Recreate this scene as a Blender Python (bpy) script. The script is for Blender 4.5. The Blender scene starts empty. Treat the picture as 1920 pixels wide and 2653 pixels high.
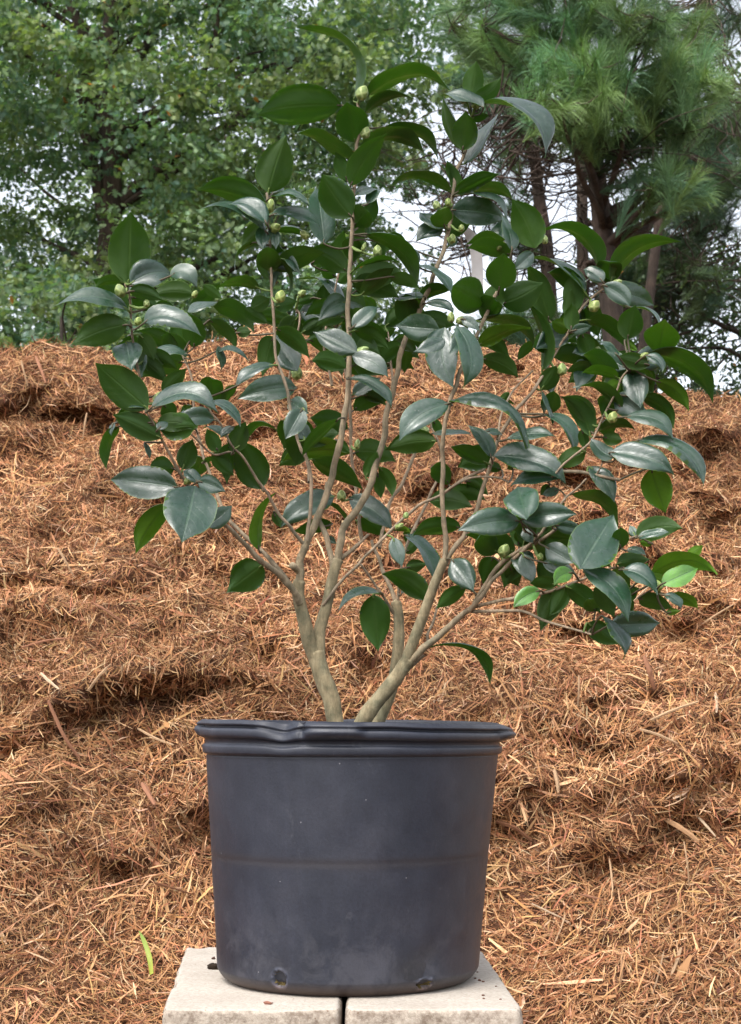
import bpy, math, random
import numpy as np
from mathutils import Vector

random.seed(7)
rng = np.random.default_rng(11)
scene = bpy.context.scene
COL = scene.collection

# ------------------------------------------------------------------ camera
F = 4290.0        # focal length in photo pixels (photo 1920 x 2653)
HZ = 1870.0       # photo row of the eye level
HC = 0.504        # camera height above the ground
camd = bpy.data.cameras.new('camera')
cam = bpy.data.objects.new('camera', camd)
COL.objects.link(cam)
cam.location = (0, 0, HC)
cam.rotation_euler = (math.radians(90), 0, 0)
camd.sensor_fit = 'VERTICAL'
camd.sensor_height = 24.0
camd.lens = 24.0 * F / 2653.0
camd.shift_y = (HZ - 1326.5) / 2653.0
camd.clip_start = 0.05
camd.clip_end = 500
camd.dof.use_dof = True
camd.dof.focus_distance = 1.98
camd.dof.aperture_fstop = 17
scene.camera = cam

# ------------------------------------------------------------------ world + sun (overcast)
SUN_EL, SUN_AZ = math.radians(58), math.radians(215)
w = bpy.data.worlds.new("World"); scene.world = w
w.use_nodes = True
nt = w.node_tree; nt.nodes.clear()
sky = nt.nodes.new('ShaderNodeTexSky'); sky.sky_type = 'NISHITA'; sky.sun_disc = False
sky.sun_elevation = SUN_EL; sky.sun_rotation = SUN_AZ
sky.air_density = 1.0; sky.dust_density = 4.0; sky.ozone_density = 1.0
hs = nt.nodes.new('ShaderNodeHueSaturation'); hs.inputs['Saturation'].default_value = 0.34
bg = nt.nodes.new('ShaderNodeBackground'); bg.inputs['Strength'].default_value = 0.15
out = nt.nodes.new('ShaderNodeOutputWorld')
nt.links.new(sky.outputs[0], hs.inputs['Color']); nt.links.new(hs.outputs[0], bg.inputs['Color'])
nt.links.new(bg.outputs[0], out.inputs['Surface'])
sl = bpy.data.lights.new('sun', 'SUN'); sl.energy = 0.6; sl.angle = math.radians(25); sl.color = (1.0, 0.97, 0.93)
so = bpy.data.objects.new('sun', sl); COL.objects.link(so)
sd = Vector((math.sin(SUN_AZ) * math.cos(SUN_EL), math.cos(SUN_AZ) * math.cos(SUN_EL), math.sin(SUN_EL)))
so.rotation_euler = sd.to_track_quat('Z', 'Y').to_euler()
so.location = sd * 20

vs = scene.view_settings
scene.display_settings.display_device = 'sRGB'
vs.view_transform = 'Standard'; vs.look = 'None'; vs.gamma = 1.0; vs.use_curve_mapping = False
vs.exposure = 1.6
scene.render.engine = 'CYCLES'
scene.cycles.max_bounces = 6
scene.cycles.diffuse_bounces = 3
scene.cycles.transparent_max_bounces = 4

# ------------------------------------------------------------------ helpers
def P(px, py, d=0.0, base=2.03):
    Y = base + d
    return np.array([(px - 960.0) * Y / F, Y, HC + (HZ - py) * Y / F])

def tag(o, label=None, cat=None, group=None, kind=None):
    if label: o['label'] = label
    if cat: o['category'] = cat
    if group: o['group'] = group
    if kind: o['kind'] = kind
    return o

def mesh_np(name, V, faces, mats, parent=None, mi=None, smooth=True, col=None, uv=None):
    """faces: list of (n,k) int arrays, one entry per face size; mi: matching material index arrays"""
    me = bpy.data.meshes.new(name)
    V = np.asarray(V, dtype=np.float32)
    faces = [np.asarray(f, dtype=np.int32) for f in faces if len(f)]
    me.vertices.add(len(V)); me.vertices.foreach_set('co', V.ravel())
    L = np.concatenate([f.ravel() for f in faces])
    tot = np.concatenate([np.full(len(f), f.shape[1], np.int32) for f in faces])
    start = np.concatenate([[0], np.cumsum(tot)[:-1]]).astype(np.int32)
    me.loops.add(len(L)); me.loops.foreach_set('vertex_index', L)
    me.polygons.add(len(tot)); me.polygons.foreach_set('loop_start', start)
    me.polygons.foreach_set('loop_total', tot)
    if mi is not None:
        me.polygons.foreach_set('material_index', np.concatenate([np.asarray(m, np.int32) for m in mi]))
    me.polygons.foreach_set('use_smooth', np.full(len(tot), bool(smooth)))
    if col is not None:
        a = me.color_attributes.new('tint', 'FLOAT_COLOR', 'POINT')
        c = np.ones((len(V), 4), np.float32); c[:, :3] = col
        a.data.foreach_set('color', c.ravel())
    if uv is not None:
        ul = me.uv_layers.new(name='uv')
        ul.data.foreach_set('uv', np.asarray(uv, np.float32)[L].ravel())
    me.update(calc_edges=True)
    for m in (mats if isinstance(mats, (list, tuple)) else [mats]): me.materials.append(m)
    o = bpy.data.objects.new(name, me); COL.objects.link(o)
    if parent is not None: o.parent = parent
    return o

def empty(name, loc):
    o = bpy.data.objects.new(name, None); COL.objects.link(o); o.location = loc
    o.empty_display_size = 0.05
    return o

def unit(v):
    v = np.asarray(v, float); return v / (np.linalg.norm(v) + 1e-12)

def catmull(pts, sub=5):
    pts = np.asarray(pts, float); n = len(pts)
    if n < 3:
        t = np.linspace(0, 1, sub + 1)[:, None]; return pts[0] * (1 - t) + pts[-1] * t
    ext = np.vstack([2 * pts[0] - pts[1], pts, 2 * pts[-1] - pts[-2]])
    out = []
    for i in range(n - 1):
        p0, p1, p2, p3 = ext[i:i + 4]
        for k in range(sub):
            t = k / sub
            out.append(0.5 * ((2 * p1) + (-p0 + p2) * t + (2 * p0 - 5 * p1 + 4 * p2 - p3) * t * t + (-p0 + 3 * p1 - 3 * p2 + p3) * t ** 3))
    out.append(pts[-1]); return np.array(out)

def tube(C, R, seg=10, jit=0.0, cap=True):
    """C (n,3) centres, R (n,) radii -> V, quads"""
    C = np.asarray(C, float); n = len(C)
    T = np.gradient(C, axis=0); T /= np.linalg.norm(T, axis=1)[:, None] + 1e-12
    up = np.array([0.0, 1.0, 0.0]) if abs(T[0][1]) < 0.9 else np.array([1.0, 0, 0])
    V = []; a = np.linspace(0, 2 * np.pi, seg, endpoint=False)
    u = unit(np.cross(T[0], up))
    for i in range(n):
        u = unit(u - T[i] * np.dot(u, T[i])); v = np.cross(T[i], u)
        r = R[i] * (1 + (rng.uniform(-jit, jit, seg) if jit else 0))
        V.append(C[i] + (np.cos(a) * r)[:, None] * u + (np.sin(a) * r)[:, None] * v)
    V = np.vstack(V)
    i = np.arange(n - 1)[:, None] * seg; j = np.arange(seg)[None, :]; j2 = (j + 1) % seg
    Q = np.stack([i + j, i + j2, i + seg + j2, i + seg + j], -1).reshape(-1, 4)
    if cap:
        V = np.vstack([V, C[-1] + T[-1] * R[-1] * 0.6]); k = len(V) - 1; b = (n - 1) * seg
        # cap as degenerate-free quads is awkward: use tris stored separately
        tri = np.stack([b + np.arange(seg), b + (np.arange(seg) + 1) % seg, np.full(seg, k)], -1)
        return V, Q, tri
    return V, Q, np.zeros((0, 3), int)

class Acc:
    """collects pieces into one mesh"""
    def __init__(s): s.V = []; s.F = {3: [], 4: []}; s.M = {3: [], 4: []}; s.C = []; s.U = []; s.n = 0
    def add(s, V, faces, m=0, col=None, uv=None):
        V = np.asarray(V, float)
        for f in faces:
            f = np.asarray(f)
            if len(f):
                s.F[f.shape[1]].append(f + s.n); s.M[f.shape[1]].append(np.full(len(f), m))
        s.V.append(V); s.n += len(V)
        s.C.append(np.broadcast_to(np.array((1, 1, 1)) if col is None else np.asarray(col), (len(V), 3)))
        s.U.append(np.zeros((len(V), 2)) if uv is None else uv)
    def build(s, name, mats, parent=None, smooth=True):
        fs, ms = [], []
        for k in (3, 4):
            if s.F[k]: fs.append(np.vstack(s.F[k])); ms.append(np.concatenate(s.M[k]))
        V = np.vstack(s.V)
        return mesh_np(name, V, fs, mats, parent, ms, smooth, np.vstack(s.C), np.vstack(s.U))

def origin_to(o, loc):
    """move a mesh object's origin without moving the mesh"""
    loc = Vector([float(c) for c in loc])
    from mathutils import Matrix
    o.data.transform(Matrix.Translation(-loc)); o.location = loc

# smooth value noise (python side) for heights
_perm = rng.random((64, 64, 64))
def vnoise(x, y, z=0.0):
    x, y, z = np.broadcast_arrays(np.asarray(x, float), np.asarray(y, float), np.asarray(z, float))
    xi, yi, zi = np.floor(x).astype(int), np.floor(y).astype(int), np.floor(z).astype(int)
    fx, fy, fz = x - xi, y - yi, z - zi
    fx, fy, fz = [f * f * (3 - 2 * f) for f in (fx, fy, fz)]
    g = lambda a, b, c: _perm[(xi + a) & 63, (yi + b) & 63, (zi + c) & 63]
    r = 0
    for a in (0, 1):
        for b in (0, 1):
            for c in (0, 1):
                r = r + g(a, b, c) * (fx if a else 1 - fx) * (fy if b else 1 - fy) * (fz if c else 1 - fz)
    return r * 2 - 1
def fbm(x, y, z=0.0, o=4):
    s, a = 0, 1.0
    for k in range(o):
        s = s + a * vnoise(x * 2 ** k + 17 * k, y * 2 ** k + 5 * k, z * 2 ** k); a *= 0.5
    return s

# ------------------------------------------------------------------ materials
def new_mat(name):
    m = bpy.data.materials.new(name); m.use_nodes = True
    t = m.node_tree; t.nodes.clear()
    o = t.nodes.new('ShaderNodeOutputMaterial'); b = t.nodes.new('ShaderNodeBsdfPrincipled')
    t.links.new(b.outputs[0], o.inputs['Surface'])
    return m, t, b, o
def N(t, kind, **kw):
    n = t.nodes.new(kind)
    for k, v in kw.items():
        if k in n.inputs: n.inputs[k].default_value = v
        else: setattr(n, k, v)
    return n
def ramp(t, fac, stops):
    r = t.nodes.new('ShaderNodeValToRGB'); el = r.color_ramp.elements
    el[0].position, el[0].color = stops[0][0], (*stops[0][1], 1)
    el[1].position, el[1].color = stops[-1][0], (*stops[-1][1], 1)
    for p, c in stops[1:-1]:
        e = el.new(p); e.color = (*c, 1)
    t.links.new(fac, r.inputs[0]); return r
def mix(t, mode, fac, a, b):
    n = t.nodes.new('ShaderNodeMix'); n.data_type = 'RGBA'; n.blend_type = mode
    for s, v in ((n.inputs[0], fac), (n.inputs[6], a), (n.inputs[7], b)):
        if hasattr(v, 'is_linked'): t.links.new(v, s)
        elif isinstance(v, (int, float)): s.default_value = v
        else: s.default_value = (*v, 1)
    return n.outputs[2]
def math_(t, op, a, b=None):
    n = t.nodes.new('ShaderNodeMath'); n.operation = op
    for i, v in enumerate((a, b)):
        if v is None: continue
        if hasattr(v, 'is_linked'): t.links.new(v, n.inputs[i])
        else: n.inputs[i].default_value = v
    return n.outputs[0]
def noise(t, vec, scale, detail=4, rough=0.55, dist=0.0):
    n = N(t, 'ShaderNodeTexNoise', Scale=scale, Detail=detail, Roughness=rough, Distortion=dist)
    if vec is not None: t.links.new(vec, n.inputs['Vector'])
    return n.outputs['Fac']
def bump(t, b, h, strength, dist):
    n = N(t, 'ShaderNodeBump', Strength=strength, Distance=dist)
    t.links.new(h, n.inputs['Height']); t.links.new(n.outputs[0], b.inputs['Normal']); return n
def coord(t, which='Object'):
    return t.nodes.new('ShaderNodeTexCoord').outputs[which]
def attr(t, name='tint'):
    return N(t, 'ShaderNodeAttribute', attribute_name=name).outputs['Color']

def tinted(name, rough=0.8, trans=0.0, spec=0.3, mulnoise=None):
    """surface whose own colour comes piece by piece from the mesh (one straw, one leaf = one colour)"""
    m, t, b, o = new_mat(name)
    c = attr(t)
    if mulnoise:
        nz = noise(t, coord(t), mulnoise, 3)
        r = ramp(t, nz, [(0.25, (0.6, 0.6, 0.6)), (0.75, (1.3, 1.3, 1.3))])
        c = mix(t, 'MULTIPLY', 1.0, c, r.outputs[0])
    t.links.new(c, b.inputs['Base Color'])
    b.inputs['Roughness'].default_value = rough; b.inputs['Specular IOR Level'].default_value = spec
    if trans:
        tr = t.nodes.new('ShaderNodeBsdfTranslucent'); ms = t.nodes.new('ShaderNodeMixShader')
        t.links.new(mix(t, 'MULTIPLY', 1.0, c, (1.5, 1.7, 0.7)), tr.inputs['Color'])
        ms.inputs[0].default_value = trans
        t.links.new(b.outputs[0], ms.inputs[1]); t.links.new(tr.outputs[0], ms.inputs[2])
        t.links.new(ms.outputs[0], o.inputs['Surface'])
    return m

def mat_leaf(name, base, vein, rough, trans, tcol, coat=0.0, dust=0.0, edge=(0.25, 0.38, 0.06)):
    m, t, b, o = new_mat(name)
    uv = N(t, 'ShaderNodeUVMap', uv_map='uv').outputs[0]
    sx = t.nodes.new('ShaderNodeSeparateXYZ'); t.links.new(uv, sx.inputs[0])
    u, v = sx.outputs[0], sx.outputs[1]
    av = math_(t, 'ABSOLUTE', math_(t, 'SUBTRACT', v, 0.5))            # 0 midrib .. 0.5 margin
    rib = ramp(t, av, [(0.0, (1, 1, 1)), (0.018, (0.75, 0.75, 0.75)), (0.035, (0, 0, 0))])
    # side veins: slanted away from the midrib, wavy
    nz = noise(t, coord(t), 60, 2)
    ph = math_(t, 'ADD', math_(t, 'SUBTRACT', u, math_(t, 'MULTIPLY', av, 0.55)), math_(t, 'MULTIPLY', nz, 0.05))
    vv = math_(t, 'ABSOLUTE', math_(t, 'SINE', math_(t, 'MULTIPLY', ph, 26.0)))
    vr = ramp(t, vv, [(0.0, (1, 1, 1)), (0.12, (0.35, 0.35, 0.35)), (0.3, (0, 0, 0))])
    marg = ramp(t, av, [(0.482, (0, 0, 0)), (0.492, (1, 1, 1))])
    big = noise(t, coord(t), 22, 4)
    c = mix(t, 'MULTIPLY', 1.0, base, ramp(t, big, [(0.3, (0.6, 0.68, 0.7)), (0.7, (1.4, 1.25, 1.15))]).outputs[0])
    c = mix(t, 'MULTIPLY', 1.0, c, attr(t))
    c = mix(t, 'MIX', math_(t, 'MULTIPLY', vr.outputs[0], 0.22), c, vein)
    c = mix(t, 'MIX', math_(t, 'MULTIPLY', rib.outputs[0], 0.6), c, vein)
    c = mix(t, 'MIX', math_(t, 'MULTIPLY', marg.outputs[0], 0.3), c, edge)
    if dust:
        d1 = noise(t, coord(t), 130, 8, 0.8, 0.6); d2 = noise(t, coord(t), 34, 5, 0.7, 1.0)
        dm = math_(t, 'MULTIPLY', ramp(t, d1, [(0.42, (0, 0, 0)), (0.62, (1, 1, 1))]).outputs[0], ramp(t, d2, [(0.40, (0.12, 0.12, 0.12)), (0.62, (1, 1, 1))]).outputs[0])
        c = mix(t, 'MIX', math_(t, 'MULTIPLY', dm, dust), c, (0.11, 0.135, 0.125))
        vo = N(t, 'ShaderNodeTexVoronoi', Scale=260.0); t.links.new(coord(t), vo.inputs['Vector'])
        vsx = t.nodes.new('ShaderNodeSeparateXYZ'); t.links.new(vo.outputs['Color'], vsx.inputs[0])
        sp = math_(t, 'MULTIPLY', math_(t, 'LESS_THAN', vo.outputs['Distance'], 0.22), math_(t, 'GREATER_THAN', vsx.outputs[0], 0.93))
        c = mix(t, 'MIX', math_(t, 'MULTIPLY', sp, 0.5), c, (0.20, 0.22, 0.18))
    t.links.new(c, b.inputs['Base Color'])
    # dust film makes the gloss uneven
    dn = noise(t, coord(t), 90, 5, 0.65)
    rr = ramp(t, dn, [(0.38, (rough - 0.09,) * 3), (0.64, (rough + 0.20,) * 3)])
    t.links.new(rr.outputs[0], b.inputs['Roughness'])
    b.inputs['Specular IOR Level'].default_value = 0.6 if coat else 0.4
    if coat:
        b.inputs['Coat Weight'].default_value = coat; b.inputs['Coat Roughness'].default_value = 0.28
    h = math_(t, 'SUBTRACT', math_(t, 'ADD', math_(t, 'MULTIPLY', noise(t, coord(t), 160, 3), 0.35), math_(t, 'MULTIPLY', noise(t, coord(t), 48, 3), 2.2)),
              math_(t, 'ADD', math_(t, 'MULTIPLY', vr.outputs[0], 0.25), math_(t, 'MULTIPLY', rib.outputs[0], 0.9)))
    bump(t, b, h, 0.45, 0.0012)
    tr = t.nodes.new('ShaderNodeBsdfTranslucent'); ms = t.nodes.new('ShaderNodeMixShader')
    t.links.new(mix(t, 'MIX', math_(t, 'MULTIPLY', math_(t, 'ADD', vr.outputs[0], rib.outputs[0]), 0.25), tcol, tuple(q * 0.55 for q in tcol)), tr.inputs['Color']); ms.inputs[0].default_value = trans
    t.links.new(b.outputs[0], ms.inputs[1]); t.links.new(tr.outputs[0], ms.inputs[2])
    t.links.new(ms.outputs[0], o.inputs['Surface'])
    return m

M = {}
M['leaf_top'] = mat_leaf('glossy_leaf', (0.011, 0.040, 0.025), (0.05, 0.10, 0.055), 0.34, 0.22, (0.32, 0.60, 0.14), 0.35, 0.40)
M['leaf_under'] = mat_leaf('leaf_underside', (0.030, 0.074, 0.012), (0.07, 0.14, 0.025), 0.5, 0.36, (0.31, 0.56, 0.08))

def mat_bark(name, c0, c1, c2, scale=60, str_=0.5, dist=0.002):
    m, t, b, o = new_mat(name)
    oc = coord(t)
    mp = N(t, 'ShaderNodeMapping'); mp.inputs['Scale'].default_value = (1, 1, 0.25); t.links.new(oc, mp.inputs[0])
    n1 = noise(t, mp.outputs[0], scale, 8, 0.75); n2 = noise(t, oc, scale * 0.35, 5, 0.7)
    c = ramp(t, n1, [(0.3, c0), (0.5, c1), (0.72, c2)]).outputs[0]
    c = mix(t, 'MULTIPLY', 1.0, c, ramp(t, n2, [(0.38, (0.62, 0.66, 0.62)), (0.62, (1.2, 1.14, 1.05))]).outputs[0])
    c = mix(t, 'MULTIPLY', 1.0, c, attr(t))
    t.links.new(c, b.inputs['Base Color']); b.inputs['Roughness'].default_value = 0.85
    b.inputs['Specular IOR Level'].default_value = 0.25
    bump(t, b, n1, str_, dist)
    return m
M['bark'] = mat_bark('smooth_tan_bark', (0.13, 0.104, 0.078), (0.24, 0.195, 0.150), (0.36, 0.305, 0.245), 120, 0.6, 0.0012)
M['oak_bark'] = mat_bark('dark_tree_bark', (0.02, 0.015, 0.012), (0.05, 0.036, 0.028), (0.10, 0.075, 0.06), 14, 0.9, 0.03)
M['pine_bark'] = mat_bark('pine_bark', (0.03, 0.022, 0.018), (0.075, 0.054, 0.045), (0.14, 0.105, 0.088), 12, 0.9, 0.03)
M['green_twig'] = tinted('green_twig', 0.6)
M['straw'] = tinted('shredded_wood', 0.85, spec=0.15)
M['canopy'] = tinted('tree_leaf', 0.5, trans=0.40, spec=0.4)
M['needle'] = tinted('pine_needle', 0.5, trans=0.15, spec=0.4)
# ================================================================== ground and mulch heap
def mat_soil(name, a, b_, c_):
    m, t, b, o = new_mat(name)
    oc = coord(t)
    n1 = noise(t, oc, 40, 6, 0.7); n2 = noise(t, oc, 6, 4)
    c = ramp(t, n1, [(0.3, a), (0.5, b_), (0.7, c_)]).outputs[0]
    c = mix(t, 'MULTIPLY', 0.6, c, ramp(t, n2, [(0.35, (0.55, 0.55, 0.55)), (0.65, (1.2, 1.2, 1.2))]).outputs[0])
    t.links.new(c, b.inputs['Base Color']); b.inputs['Roughness'].default_value = 0.95
    b.inputs['Specular IOR Level'].default_value = 0.1
    bump(t, b, n1, 0.9, 0.01)
    return m
M['duff'] = mat_soil('mulch_fines', (0.035, 0.015, 0.008), (0.075, 0.034, 0.018), (0.13, 0.062, 0.032))
M['earth'] = mat_soil('bare_earth', (0.05, 0.035, 0.022), (0.10, 0.07, 0.045), (0.15, 0.11, 0.07))
M['soil'] = mat_soil('potting_soil', (0.01, 0.007, 0.005), (0.03, 0.02, 0.013), (0.07, 0.045, 0.03))

g = 90
gx = np.linspace(-90, 90, g); gy = np.linspace(-20, 200, g)
X, Y = np.meshgrid(gx, gy, indexing='ij')
Z = 0.0 * X + np.where(Y > 12, 0.12 * fbm(X * 0.05, Y * 0.05), 0)
i, j = np.meshgrid(np.arange(g - 1), np.arange(g - 1), indexing='ij'); b0 = (i * g + j).ravel()
Q = np.stack([b0, b0 + g, b0 + g + 1, b0 + 1], -1)
o = mesh_np('ground', np.stack([X, Y, Z], -1).reshape(-1, 3), [Q], M['earth'], col=np.ones((g * g, 3)))
tag(o, kind='structure')

# --- heap surface: parametrised by x and s (0 = toe in front of the blocks, 1 = crest, 2 = back foot)
RX = np.array([-2600, -900, 0, 150, 260, 420, 560, 640, 720, 800, 1000, 1200, 1330, 1430, 1520, 1620, 1720, 1850, 1920, 2600, 4300.])
RY = np.array([1100, 930, 905, 888, 905, 900, 890, 852, 836, 880, 905, 912, 893, 905, 945, 990, 1012, 1030, 1040, 1130, 1500.])
CREST_Y = 5.0
RXw = (RX - 960) * CREST_Y / F; RZw = HC + (HZ - RY) * CREST_Y / F
# hollows: (photo x, photo y, half width px, reach m, fall px) - the surface overhangs a little above each
HOLLOWS = [(150, 1135, 230, .085, 46), (20, 1100, 120, .06, 30), (300, 1180, 120, .05, 34), (190, 1000, 60, .05, 16), (720, 985, 160, .035, 22),
 (1120, 1285, 170, .11, 38), (930, 1240, 120, .06, 26), (1060, 1200, 130, .04, 20), (1500, 1290, 130, .06, 34), (1730, 1480, 200, .10, 46),
 (1850, 1320, 120, .06, 28), (1840, 1620, 110, .08, 44), (1560, 1700, 160, .03, 20), (330, 1935, 150, .09, 46), (120, 1990, 160, .035, 24),
 (480, 1925, 90, .05, 34), (720, 1850, 120, .04, 22), (240, 1560, 170, .028, 18), (560, 1480, 130, .035, 22), (80, 1420, 140, .03, 18),
 (1460, 1840, 150, .035, 26), (1700, 1895, 170, .055, 30), (1590, 2030, 130, .08, 40), (1420, 1990, 90, .05, 30), (1650, 2265, 130, .06, 34),
 (1880, 2230, 120, .05, 36), (1420, 2330, 100, .055, 34), (1700, 2545, 110, .05, 36), (1480, 2420, 120, .04, 26), (60, 2210, 150, .03, 20),
 (330, 2150, 160, .035, 22), (420, 2330, 110, .045, 28), (180, 2560, 190, .04, 26), (150, 2380, 140, .03, 20), (620, 1700, 160, .03, 18),
 (1000, 1560, 130, .03, 16), (1330, 1650, 120, .025, 16), (1560, 1130, 110, .035, 20), (1900, 1180, 130, .05, 26), (600, 1120, 120, .045, 24),
 (430, 1290, 130, .05, 26), (1330, 1010, 120, .035, 18), (1850, 2480, 120, .05, 30), (1560, 2600, 130, .04, 26), (250, 1720, 160, .025, 16),
 (-300, 1300, 260, .09, 50), (-350, 1700, 240, .07, 40), (-300, 2150, 240, .06, 40), (2200, 1350, 260, .09, 50), (2200, 1750, 240, .07, 40), (2200, 2200, 220, .06, 40)]
def row_to_z(py):
    """height of the smooth slope where it crosses a photo row"""
    zz_ = np.linspace(-0.3, 1.5, 400)
    up_ = np.clip(zz_ / 1.62, 0, 1) ** (1 / 1.2)
    yy_ = 1.55 + (CREST_Y - 1.55) * (1 - (1 - up_) ** 1.22)
    row = HZ - (zz_ - HC) * F / yy_
    k = np.argmin(np.abs(row - py)); return zz_[k], yy_[k]
HW_ = []
for (hx_, hy_, hw_, ha_, hf_) in HOLLOWS:
    z0_, y0_ = row_to_z(hy_); HW_.append(((hx_ - 960) * y0_ / F, z0_, hw_ * y0_ / F, ha_, hf_ * y0_ / F))
def heap(x, s):
    """returns points (.., 3)"""
    x = np.asarray(x, float); s = np.asarray(s, float)
    zc = np.interp(x, RXw, RZw)
    zc = zc - 0.02 + 0.020 * vnoise(x * 7 + 3, 0 * x + 1.5) + 0.012 * vnoise(x * 19, 0 * x + 7)
    up = np.clip(s, 0, 1)
    prof = 0.12 * up + 0.88 * up ** 1.25
    z = zc * prof
    y = 1.55 + (CREST_Y - 1.55) * (1 - (1 - up) ** 1.22)
    y = np.where(s < 0.28, 1.55 + (y - 1.55) * 1.0, y)
    dn = np.clip(s - 1, 0, 1)
    z = np.where(s > 1, zc * (1 - dn) ** 1.1 * (1 - 0.0 * dn), z)
    y = np.where(s > 1, CREST_Y + 2.6 * dn, y)
    # keep the toe flat around the blocks, then climb
    flat = np.clip((y - 2.35) / 0.9, 0, 1); flat = flat * flat * (3 - 2 * flat)
    side = np.clip((np.abs(x + 0.02) - 0.25) / 0.35, 0, 1)
    z = z * (flat * (1 - 0.35 * side) + 0.35 * side)
    z = z * 1.0
    # ledges: the surface steps towards the viewer above each line and falls back below it
    amp = np.clip((z - 0.05) / 0.25, 0, 1) * np.clip((1.02 - s) / 0.12, 0, 1)
    dy = 0
    wz = 0.06 * vnoise(x * 2.3, z * 2.0, 4.0) + 0.045 * vnoise(x * 7, z * 5, 9.0) + 0.022 * vnoise(x * 19, z * 16, 2.0)
    for m_, (hx, hz, hw, ha, hf) in enumerate(HW_):
        ex = np.exp(-((x - hx) / hw) ** 2 * 1.3)
        k = z - hz - wz - 0.25 * (x - hx) * math.sin(m_ * 2.4)
        shape = np.where(k > 0, 0.70 * np.exp(-((k - 0.03) / 0.14) ** 2), -0.80 * np.exp(-((k + 0.02) / (hf * 1.7)) ** 2))
        ha = ha * (1.15 + 0.5 * vnoise(x * 6 + m_, z * 6, 3.0))
        t_ = np.clip((k + 0.03) / 0.06, 0, 1); t_ = t_ * t_ * (3 - 2 * t_)
        shape = np.where(np.abs(k) < 0.03, -0.80 + 1.50 * t_, shape)
        dy = dy - ha * ex * shape
    lump = 0.045 * fbm(x * 2.4, y * 2.4, z * 2.4, 3) + 0.042 * fbm(x * 7, y * 7, z * 7, 4)
    b1 = np.abs(vnoise(x * 4.2 + 3, y * 3.0, z * 5.5)); b2 = np.abs(vnoise(x * 9.5, y * 8.0 + 4, z * 12.0))
    puff = 0.12 * (0.5 - b1) + 0.085 * (0.5 - b2)              # rounded tufts with creases between them
    y2 = y + amp * (dy + lump * 0.8 - puff)
    z2 = z + lump * np.clip((y - 2.3) / 0.6, 0.10, 0.8) * np.where(s > 1, 1, 1) * np.clip(np.abs(s - 1) / 0.08, 0.35, 1)
    z2 = z2 + 0.012 + 0.35 * puff * np.clip((y - 2.45) / 0.6, 0, 1) * amp
    return np.stack([x, y2, z2], -1)

nx, ns = 640, 620
xs = np.linspace(-2.6, 2.8, nx); ss = np.concatenate([np.linspace(0, 1, 520), np.linspace(1, 2, 101)[1:]])
Xg, Sg = np.meshgrid(xs, ss, indexing='ij')
H = heap(Xg, Sg)
i, j = np.meshgrid(np.arange(nx - 1), np.arange(ns - 1), indexing='ij'); b0 = (i * ns + j).ravel()
Q = np.stack([b0, b0 + ns, b0 + ns + 1, b0 + 1], -1)
# frames and cell areas of the same grid, used to lay the straw
TX = np.gradient(H, axis=0); TS = np.gradient(H, axis=1)
TX /= np.linalg.norm(TX, axis=-1)[..., None] + 1e-12
NN = np.cross(TX, TS); NN /= np.linalg.norm(NN, axis=-1)[..., None] + 1e-12
CA = np.linalg.norm(np.cross(H[1:, :-1] - H[:-1, :-1], H[:-1, 1:] - H[:-1, :-1]), axis=-1)
o = mesh_np('mulch_heap', H.reshape(-1, 3), [Q], M['duff'], col=np.ones((nx * ns, 3)))
tag(o, kind='structure')

PAL = np.array([[0.50, 0.265, 0.125], [0.40, 0.195, 0.085], [0.30, 0.130, 0.055], [0.58, 0.345, 0.18],
                [0.20, 0.080, 0.036], [0.66, 0.44, 0.26], [0.38, 0.165, 0.085], [0.105, 0.045, 0.024], [0.44, 0.25, 0.11]])
PW = np.array([0.20, 0.17, 0.14, 0.12, 0.13, 0.04, 0.11, 0.07, 0.02]); PW = PW / PW.sum()

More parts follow.
